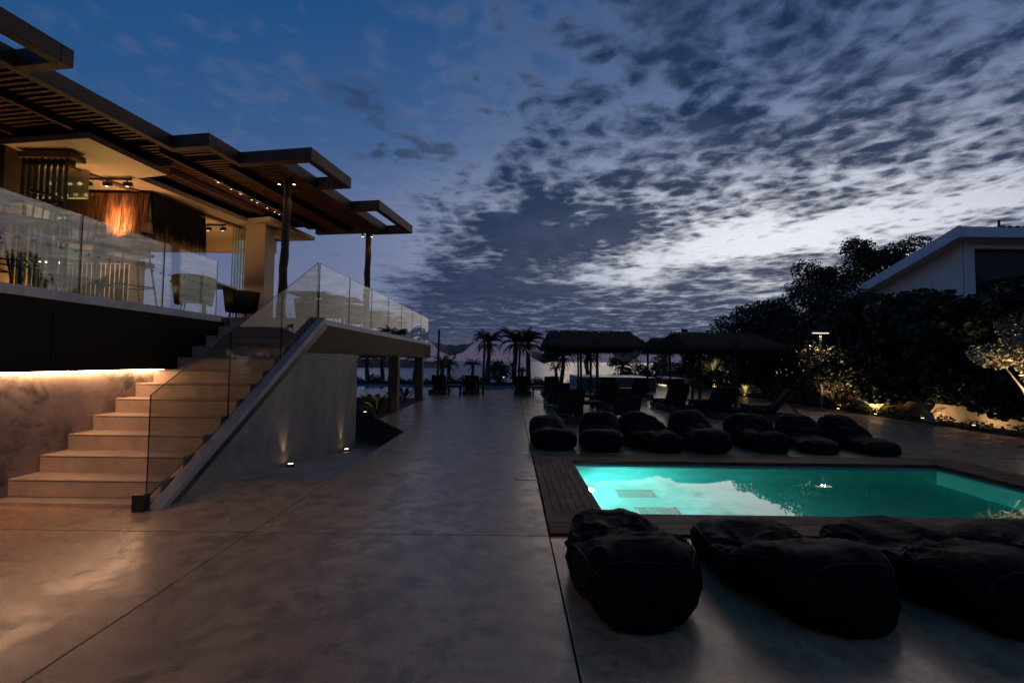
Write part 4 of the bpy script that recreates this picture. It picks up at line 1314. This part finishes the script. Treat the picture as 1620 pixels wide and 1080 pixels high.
def make_palm(H, L, nf, skirt, seed):
    rr = random.Random(seed)
    o = thing('palm_tree', 'x', 'palm', (0, 0, 0), 0, 'palms along the seaward edge')
    pts = [(.05 * math.sin(k * .9), .04 * math.cos(k * 1.1), H * k / 10) for k in range(11)]
    MB().tube(pts, [.17 - .05 * k / 10 + .015 * (k % 2) for k in range(11)], 9).build('trunk', M_trunk, o, local=True, smooth=True)
    m = MB()
    for k in range(nf):
        frond(m, pts[-1], rr.uniform(0, 6.283), rr.uniform(.15, 1.25), L * rr.uniform(.85, 1.1), rr.uniform(1.3, 2.1), rr)
    m.build('crown', M_palm, o, local=True)
    if skirt:
        m = MB()
        for k in range(skirt):
            frond(m, (pts[-1][0], pts[-1][1], H - .15), rr.uniform(0, 6.283), rr.uniform(-.6, .1), L * rr.uniform(.7, .9), rr.uniform(1.0, 1.4), rr, .12)
        m.build('dead_frond_skirt', M_thatch, o, local=True)
    return o
pa = make_palm(4.3, 1.35, 44, 26, 1)
pb = make_palm(3.2, .95, 26, 4, 2)
def palm_at(proto, xpx, ycrown, d, H, lb, first=False, sc=1.0, rz=0):
    """stand a palm d metres away so that its crown sits at the right height above its own ground"""
    o = proto if first else copy_tree(proto)
    x = (xpx - 810) / 720 * d
    zt = CAM_H + (571 - ycrown) / 720 * d
    o.location = (x, d, zt - H * sc); o.scale = (sc, sc, sc); o.rotation_euler = (0, 0, rz); o['label'] = lb
    return o
palm_at(pa, 773, 541, 28.5, 4.3, 'shaggy palm right of the first awning', True, .95)
palm_at(pa, 815, 540, 29.5, 4.3, 'shaggy palm left of the second awning', sc=1.05, rz=1.2)
palm_at(pa, 836, 540, 28.5, 4.3, 'shaggy palm directly behind the second awning', sc=1.0, rz=2.5)
palm_at(pa, 890, 562, 28.5, 4.3, 'palm seen under the left end of the left thatched shelter', sc=.92, rz=.7)
palm_at(pa, 930, 560, 30.0, 4.3, 'palm seen between the posts of the left thatched shelter', sc=.95, rz=3.5)
palm_at(pb, 748, 577, 36, 3.2, 'small slender palm beyond the pool right of the first awning', True, .95)
palm_at(pb, 826, 587, 34, 3.2, 'tiny palm low between the shaggy palms', sc=.7, rz=1)
palm_at(pb, 700, 574, 31, 3.2, 'bushy palm just right of the terrace corner', sc=1.0, rz=2)
palm_at(pb, 712, 578, 33, 3.2, 'second bushy palm right of the terrace corner', sc=1.0, rz=4)
palm_at(pb, 582, 569, 30, 3.2, 'palm seen under the terrace beside the stair wall', sc=1.0, rz=3)
palm_at(pb, 606, 570, 34, 3.2, 'palm seen under the terrace left of the first column', sc=1.1, rz=5)
palm_at(pb, 658, 568, 30, 3.2, 'palm seen between the two terrace columns', sc=.95, rz=.4)
palm_at(pb, 880, 582, 31, 3.2, 'low palm left of the shelter posts', sc=.75, rz=1.9)
palm_at(pb, 1050, 563, 34, 3.2, 'palm drooping behind the gap between the thatched shelters', sc=1.2, rz=.9)
palm_at(pa, 985, 575, 33, 4.3, 'low palm behind the awning under the left shelter', sc=.8, rz=4.2)

# low dark planting along the seaward edge
def edge_shrub(seed):
    rr = random.Random(seed)
    o = thing('edge_shrub', 'x', 'shrub', (0, 0, 0), 0, 'clipped shrubs along the seaward edge')
    limbs((0, 0, -1.2), [(-.5, 0, -.1), (.5, .1, -.1), (0, 0, 0)], .04, rr).build('stem', M_trunk, o, local=True)
    leaf_cloud([(rr.uniform(-1, 1), rr.uniform(-.3, .3), rr.uniform(-.8, -.2), .75, .5, .38) for _ in range(9)], 3600, .16, rr, 'oval', .2).build('foliage', M_leaf, o, local=True)
    return o
es = edge_shrub(1); first = True
for i in range(25):
    o = es if first else copy_tree(es)
    first = False
    x = -15.5 + i * 1.12
    o.location = (x, 28.6 + .5 * math.sin(i * 2.1), .22 + .14 * math.sin(i * 1.3))
    o.rotation_euler = (0, 0, .4 * math.sin(i * 1.9))
    o['label'] = 'low dark shrub in the clipped row beyond the infinity pool'
for x, y, h, lb in ((-.75, 29.8, 1.25, 'rounded dark bush between the palms beyond the infinity pool'), (7.0, 29.5, 1.6, 'dark bush behind the raised blue pool'), (8.8, 28.5, 1.5, 'dark bush left of the far timber wall'),
                    (11.6, 28.2, 1.6, 'dark bush right of the far timber wall')):
    rr = random.Random(int(x * 10))
    tree('round_bush', lb, x, y, rblobs(rr, .9, h, 10, .2, .5), 2600, .16, M_leaf, M_trunk, 'bush', None, int(x * 7), 'oval', .03, .2)

# ------------------------------------------------------------------ broad leaved plants
def paddle(m, base, az, el, L, wd, droop):
    d = Vector((math.sin(az), math.cos(az), 0)); s = d.cross(Vector((0, 0, 1)))
    p = Vector(base); n = 8; prev = None
    for k in range(n + 1):
        t = k / n
        a = el - droop * t * t
        if k: p = p + (d * math.cos(a) + Vector((0, 0, 1)) * math.sin(a)) * (L / n)
        w_ = wd * math.sin(math.pi * min(1, max(0, (t - .35) / .65))) ** .6 if t > .35 else .012
        cur = (p - s * w_ + Vector((0, 0, w_ * .35)), p, p + s * w_ + Vector((0, 0, w_ * .35)))
        if prev:
            m.face([prev[0], prev[1], cur[1], cur[0]]); m.face([prev[1], prev[2], cur[2], cur[1]])
        prev = cur
def paddle_plant(name, label, x, y, n, L, wd, z0, lm, seed, group=None, trunk=True):
    rr = random.Random(seed)
    o = thing(name, label, 'plant', (x, y, 0), 0, group)
    if trunk:
        MB().tube([(x, y, -.05), (x + .03, y, z0 * .6), (x, y, z0 + .1)], [.13, .10, .08], 9).build('trunk', M_pale, o, smooth=True)
    for k in range(n):
        m = MB()
        paddle(m, (x, y, z0 if trunk else .0), 6.283 * k / n + rr.uniform(-.3, .3), rr.uniform(.75, 1.35), L * rr.uniform(.8, 1.1), wd * rr.uniform(.8, 1.1), rr.uniform(.5, 1.3))
        m.build('leaf', lm, o, smooth=True)
    return o
M_paddle = leafmat('banana_leaf', (.085, .095, .035), (.055, .065, .025))
paddle_plant('banana_plant', 'banana plant with a warmly lit trunk behind the right hand loungers', 10.35, 23.3, 13, 1.35, .17, .75, M_paddle, 4)
paddle_plant('banana_plant', 'low broad leaved plant left of the lit banana plant', 10.4, 26.0, 9, 1.0, .12, .2, M_paddle, 5)
paddle_plant('broad_leaf_plant', 'lit broad leaved plant at the far right bed edge', 10.35, 20.2, 8, .7, .09, .1, M_paddle, 6, None, False)
paddle_plant('broad_leaf_plant', 'bright white lit plant beneath the street lamp', 10.4, 13.05, 12, .50, .07, .1, M_leafp, 7, None, False)
paddle_plant('broad_leaf_plant', 'pale spiky plant in front of the garden wall', 10.35, 11.35, 11, .52, .045, .12, M_leafp, 8, None, True)
paddle_plant('broad_leaf_plant', 'curved leaf plant lit below the lamp post', 10.25, 15.2, 8, .75, .06, .1, M_leafo, 9, None, False)
# planting bed under the terrace
for i, (x, y, s, lb) in enumerate(((-3.35, 11.4, .55, 'lit leafy plant at the near tip of the bed under the terrace'), (-3.55, 12.1, .6, 'lit leafy plant in the middle of the bed under the terrace'),
                                   (-3.9, 12.7, .6, 'leafy plant beside the stair wall in the terrace bed'), (-3.45, 13.6, .6, 'leafy plant behind the first terrace column'), (-3.5, 15.0, .65, 'leafy plant between the terrace columns'))):
    paddle_plant('bed_plant', lb, x, y, 11, s, .06, .05, M_leafo, 20 + i, 'plants in the bed under the terrace', False)
# low ground cover along the bed edge
rr = random.Random(77)
gc = leaf_cloud([(10.15 + rr.uniform(0, .5), 7 + 19 * k / 40, .06, .28, .35, .14) for k in range(41)], 5200, .085, rr, 'oval', 0)
tag(gc.build('ground_cover', M_leafo), 'low leafy ground cover along the edge of the right bed', 'ground cover', kind='stuff')

# ------------------------------------------------------------------ white house on the right
ho = thing('white_house', 'white rendered house with sloping roof and tiled edge behind the hedge', 'house', (17, 16, 0))
HX, HY0, HY1 = 13.2, 13.3, 17.4
zf, zbk = 5.08, 3.95
MB().sideprism([(HY0, -.1), (HY0, zf), (HY1, zbk - .18), (HY1, -.1)], HX, HX + .25).build('side_wall', M_house, ho)
# front wall with a real window opening
wx0, wx1, wz0, wz1 = HX + .42, HX + 6.5, 3.30, 4.86
fw = MB()
fw.box(HX + .25, wx0, HY0 + .003, HY0 + .25, -.1, zf - .02).box(wx1, HX + 10, HY0 + .003, HY0 + .25, -.1, zf - .02)
fw.box(wx0, wx1, HY0 + .003, HY0 + .25, wz1, zf - .02).box(wx0, wx1, HY0 + .003, HY0 + .25, -.1, wz0)
fw.build('front_wall', M_house, ho)
win = MB().box(wx0 - .001, wx1, HY0 + .16, HY0 + .18, wz0, wz1).build('window', M_dwin, ho)
fmx = MB()
for x in (wx0, wx0 + 2.0, wx0 + 4.0): fmx.box(x, x + .05, HY0 + .12, HY0 + .159, wz0, wz1)
fmx.box(wx0, wx1, HY0 + .12, HY0 + .158, wz1 - .05, wz1 - .001)
fmx.build('window_frame', M_black, win)
MB().sideprism([(HY0 - .45, zf + .02), (HY1 + .5, zbk - .30), (HY1 + .5, zbk - .12), (HY0 - .45, zf + .30)], HX - .42, HX + 10.4).build('roof', M_house, ho)
roof = [q for q in COL.objects if q.parent == ho and q.name.startswith('roof')][0]
MB().sideprism([(HY0 - .47, zf - .02), (HY1 + .52, zbk - .36), (HY1 + .52, zbk - .06), (HY0 - .47, zf + .32)], HX - .50, HX - .423).build('fascia', M_trim, roof)
MB().box(HX - .42, HX + 10.4, HY0 - .52, HY0 - .453, zf - .02, zf + .26).build('fascia', M_trim, roof)
tl = MB()
for k in range(8):
    a = math.pi * k / 7
    tl.v += [(.10 * math.cos(a), -.0, .07 * math.sin(a)), (.085 * math.cos(a), .42, .07 * math.sin(a) + .0)]
for k in range(7): tl.f.append((2 * k, 2 * k + 2, 2 * k + 3, 2 * k + 1)); tl.mi.append(0)
tl.f.append(tuple(2 * k for k in range(8))); tl.mi.append(0)
slope = math.atan2(zbk - .12 - zf - .30, HY1 - HY0 + .95)
proto = None
for k in range(34):
    if proto is None:
        t = tl.build('tile', M_tile, roof, local=True); proto = t
    else:
        t = proto.copy(); COL.objects.link(t)
    inv = wm(roof).inverted()
    t.matrix_basis = inv @ Matrix.Translation((HX + .75 + k * .215, HY0 - .50, zf + .265)) @ Matrix.Rotation(slope, 4, 'X')
MB().tube([(HX + .95, HY0 - .2, zf + .25), (HX + .95, HY0 - .2, zf + .58)], .03, 7).build('vent_pipe', M_black, roof)
MB().tube([(HX + .10, HY0 - .05, -.1), (HX + .10, HY0 - .05, zf - .03)], .04, 8).build('downpipe', M_trim, ho)
MB().sideprism([(HY0 - .9, 2.4), (HY0 - .6, 2.4), (HY0 - .6, 4.2), (HY0 - .9, 4.2)], HX + 1.45, HX + 1.46).build('pier', M_house, ho)
hp_ = MB()
hp_.face([(HX + 1.5, HY0 - .9, 3.2), (HX + 5, HY0 - .9, 3.2), (HX + 5, HY0 - .9, 4.62), (HX + 1.5, HY0 - .9, 4.05)])
hp_.face([(HX + 1.5, HY0 - .75, 4.05), (HX + 5, HY0 - .75, 4.62), (HX + 5, HY0 - .75, 3.2), (HX + 1.5, HY0 - .75, 3.2)])
hp_.face([(HX + 1.5, HY0 - .9, 4.05), (HX + 5, HY0 - .9, 4.62), (HX + 5, HY0 - .75, 4.62), (HX + 1.5, HY0 - .75, 4.05)])
hp_.face([(HX + 1.5, HY0 - .9, 3.2), (HX + 1.5, HY0 - .9, 4.05), (HX + 1.5, HY0 - .75, 4.05), (HX + 1.5, HY0 - .75, 3.2)])
hp_.build('stair_parapet', M_house, ho)

# ------------------------------------------------------------------ T-headed street lamp in the bed
lp = thing('garden_lamp', 'slim T headed lamp post glowing against the dark hedge', 'lamp post', (10.12, 14.9, 0))
MB().tube([(10.12, 14.9, -.05), (10.12, 14.9, 2.42)], .035, 10).build('pole', mat('lamp_post_grey', (.30, .27, .24), .5), lp)
MB().box(9.86, 10.38, 14.84, 14.96, 2.425, 2.47).build('head', M_trim, lp)
MB().box(9.88, 10.36, 14.85, 14.95, 2.405, 2.4245).build('diffuser', M_lamp, lp)
light('SPOT', 'lamp_light', (10.12, 14.9, 2.38), 260, WARM2, lp, .05, (9.6, 14.7, 0), 150, .8)

# ------------------------------------------------------------------ garden spotlights
for (x, y, z, aim, pw, ang, lb) in (
        (10.10, 8.62, .03, (10.4, 8.9, 1.8), 520, 80, 'bright ground spotlight at the right edge under the pale tree'),
        (10.15, 14.2, .03, (10.9, 14.7, 1.6), 120, 110, 'ground spotlight under the olive shrub by the lamp post'),
        (10.15, 12.75, .03, (10.5, 13.1, .7), 30, 120, 'ground spotlight under the bright white plant'),
        (10.70, 11.9, .03, (11.2, 11.7, .25), 20, 140, 'ground spotlight in front of the garden wall, left of the spiky plant'),
        (10.70, 10.6, .03, (11.2, 10.5, .25), 14, 140, 'ground spotlight in front of the garden wall, right of the spiky plant'),
        (11.50, 11.3, .03, (11.9, 11.2, 1.2), 30, 120, 'ground spotlight hidden behind the garden wall'),
        (10.15, 22.9, .03, (10.4, 23.3, .8), 110, 80, 'ground spotlight at the foot of the banana plant'),
        (10.15, 19.9, .03, (10.4, 20.3, .4), 30, 90, 'ground spotlight at the far broad leaved plant'),
        (-3.75, 11.75, .03, (-3.5, 12.2, .5), 2.2, 120, 'ground spotlight in the planting bed under the terrace')):
    u = thing('garden_spotlight', lb, 'spotlight', (x, y, 0))
    MB().tube([(x, y, -.03), (x, y, z)], .045, 10).build('housing', M_black, u)
    MB().lathe([(.001, .004), (.035, .003)], x, y, z, 12).build('lens', M_bulbw, u)
    light('SPOT', 'spot_lamp', (x, y, z + .03), pw, WARM2, u, .03, aim, ang, .8)

# ------------------------------------------------------------------ far timber wall with glass rail and light strip
fw_ = thing('far_terrace_wall', 'distant timber clad wall with white coping and a light strip at its foot', 'wall', (9.6, 30, 0))
MB().box(9.2, 10.2, 27.0, 36, .002, .42).build('wall_body', M_clad2, fw_)
MB().box(9.12, 10.3, 26.92, 36.1, .421, .48).build('coping', M_white, fw_)
MB().box(9.15, 9.19, 27.05, 36, .02, .07).build('light_strip', M_lamp, fw_)
for k in range(4):
    a = 27.0 + k * 2.2
    m = MB().box(9.25, 9.265, a, a + 2.17, .481, 1.15).build('glass_panel', M_glass, fw_)
fg = thing('far_glass_fence', 'distant pale glass fence behind the raised pool', 'fence', (4.5, 27.4, 0))
for k in range(3):
    MB().box(3.7 + k * 1.3, 4.98 + k * 1.3, 27.4, 27.415, .2, 1.2).build('glass_panel', M_glass, fg)
MB().box(3.6, 7.7, 27.38, 27.44, -.2, .2).build('kerb', M_clad2, fg)
# small hut and flag pole beyond
hut = thing('garden_hut', 'small dark hut with sloping roof beyond the far timber wall', 'hut', (14, 39, 0))
MB().box(12.6, 15.2, 38, 40, -1.9, .75).build('wall_body', M_brown, hut)
MB().sideprism([(37.6, .72), (40.4, .72), (39, 1.42)], 12.2, 15.6).build('roof', M_beam, hut)
fp = thing('flag_pole', 'thin flag pole with a small dark flag against the sky', 'flag pole', (22.4, 60, 0))
MB().tube([(22.4, 60, -3.6), (22.4, 60, 6.0)], .05, 6).build('pole', M_black, fp)
fm_ = MB()
for k in range(5):
    a, c = k / 5, (k + 1) / 5
    fm_.face([(22.45 + a * .75, 60 + .06 * math.sin(a * 6), 5.35 + .08 * a), (22.45 + c * .75, 60 + .06 * math.sin(c * 6), 5.35 + .08 * c),
              (22.45 + c * .75, 60 + .06 * math.sin(c * 6), 5.9 - .1 * c), (22.45 + a * .75, 60 + .06 * math.sin(a * 6), 5.9 - .1 * a)])
fm_.build('flag', M_cush, fp)
# far shore lamp beyond the infinity pool
sl = thing('shore_lamp', 'single white lamp shining between the palms beyond the pool', 'lamp', (-.0, 31, -2))
x_ = (798 - 810) / 720 * 31; z_ = CAM_H - (597 - 571) / 720 * 31
sl.location = (x_, 31, -2.2)
MB().tube([(x_, 31, -2.3), (x_, 31, z_)], .02, 6).build('pole', M_black, sl)
MB().lathe([(.001, -.05), (.045, -.03), (.055, .0), (.04, .04), (.001, .06)], x_, 31, z_, 10).build('globe', M_lamp, sl)

# a dry leaf blown onto the paving at the right
lf = MB()
for k in range(6):
    a, c = k / 6, (k + 1) / 6
    wa, wc = .05 * math.sin(math.pi * a) ** .7, .05 * math.sin(math.pi * c) ** .7
    lf.face([(8.70 + .2 * a, 7.9 - wa, .006 + .03 * a * a), (8.70 + .2 * c, 7.9 - wc, .006 + .03 * c * c), (8.70 + .2 * c, 7.9 + wc, .012 + .03 * c * c), (8.70 + .2 * a, 7.9 + wa, .012 + .03 * a * a)])
tag(lf.build('fallen_leaf', M_thatch), 'dry curled leaf lying on the paving near the right edge', 'leaf')
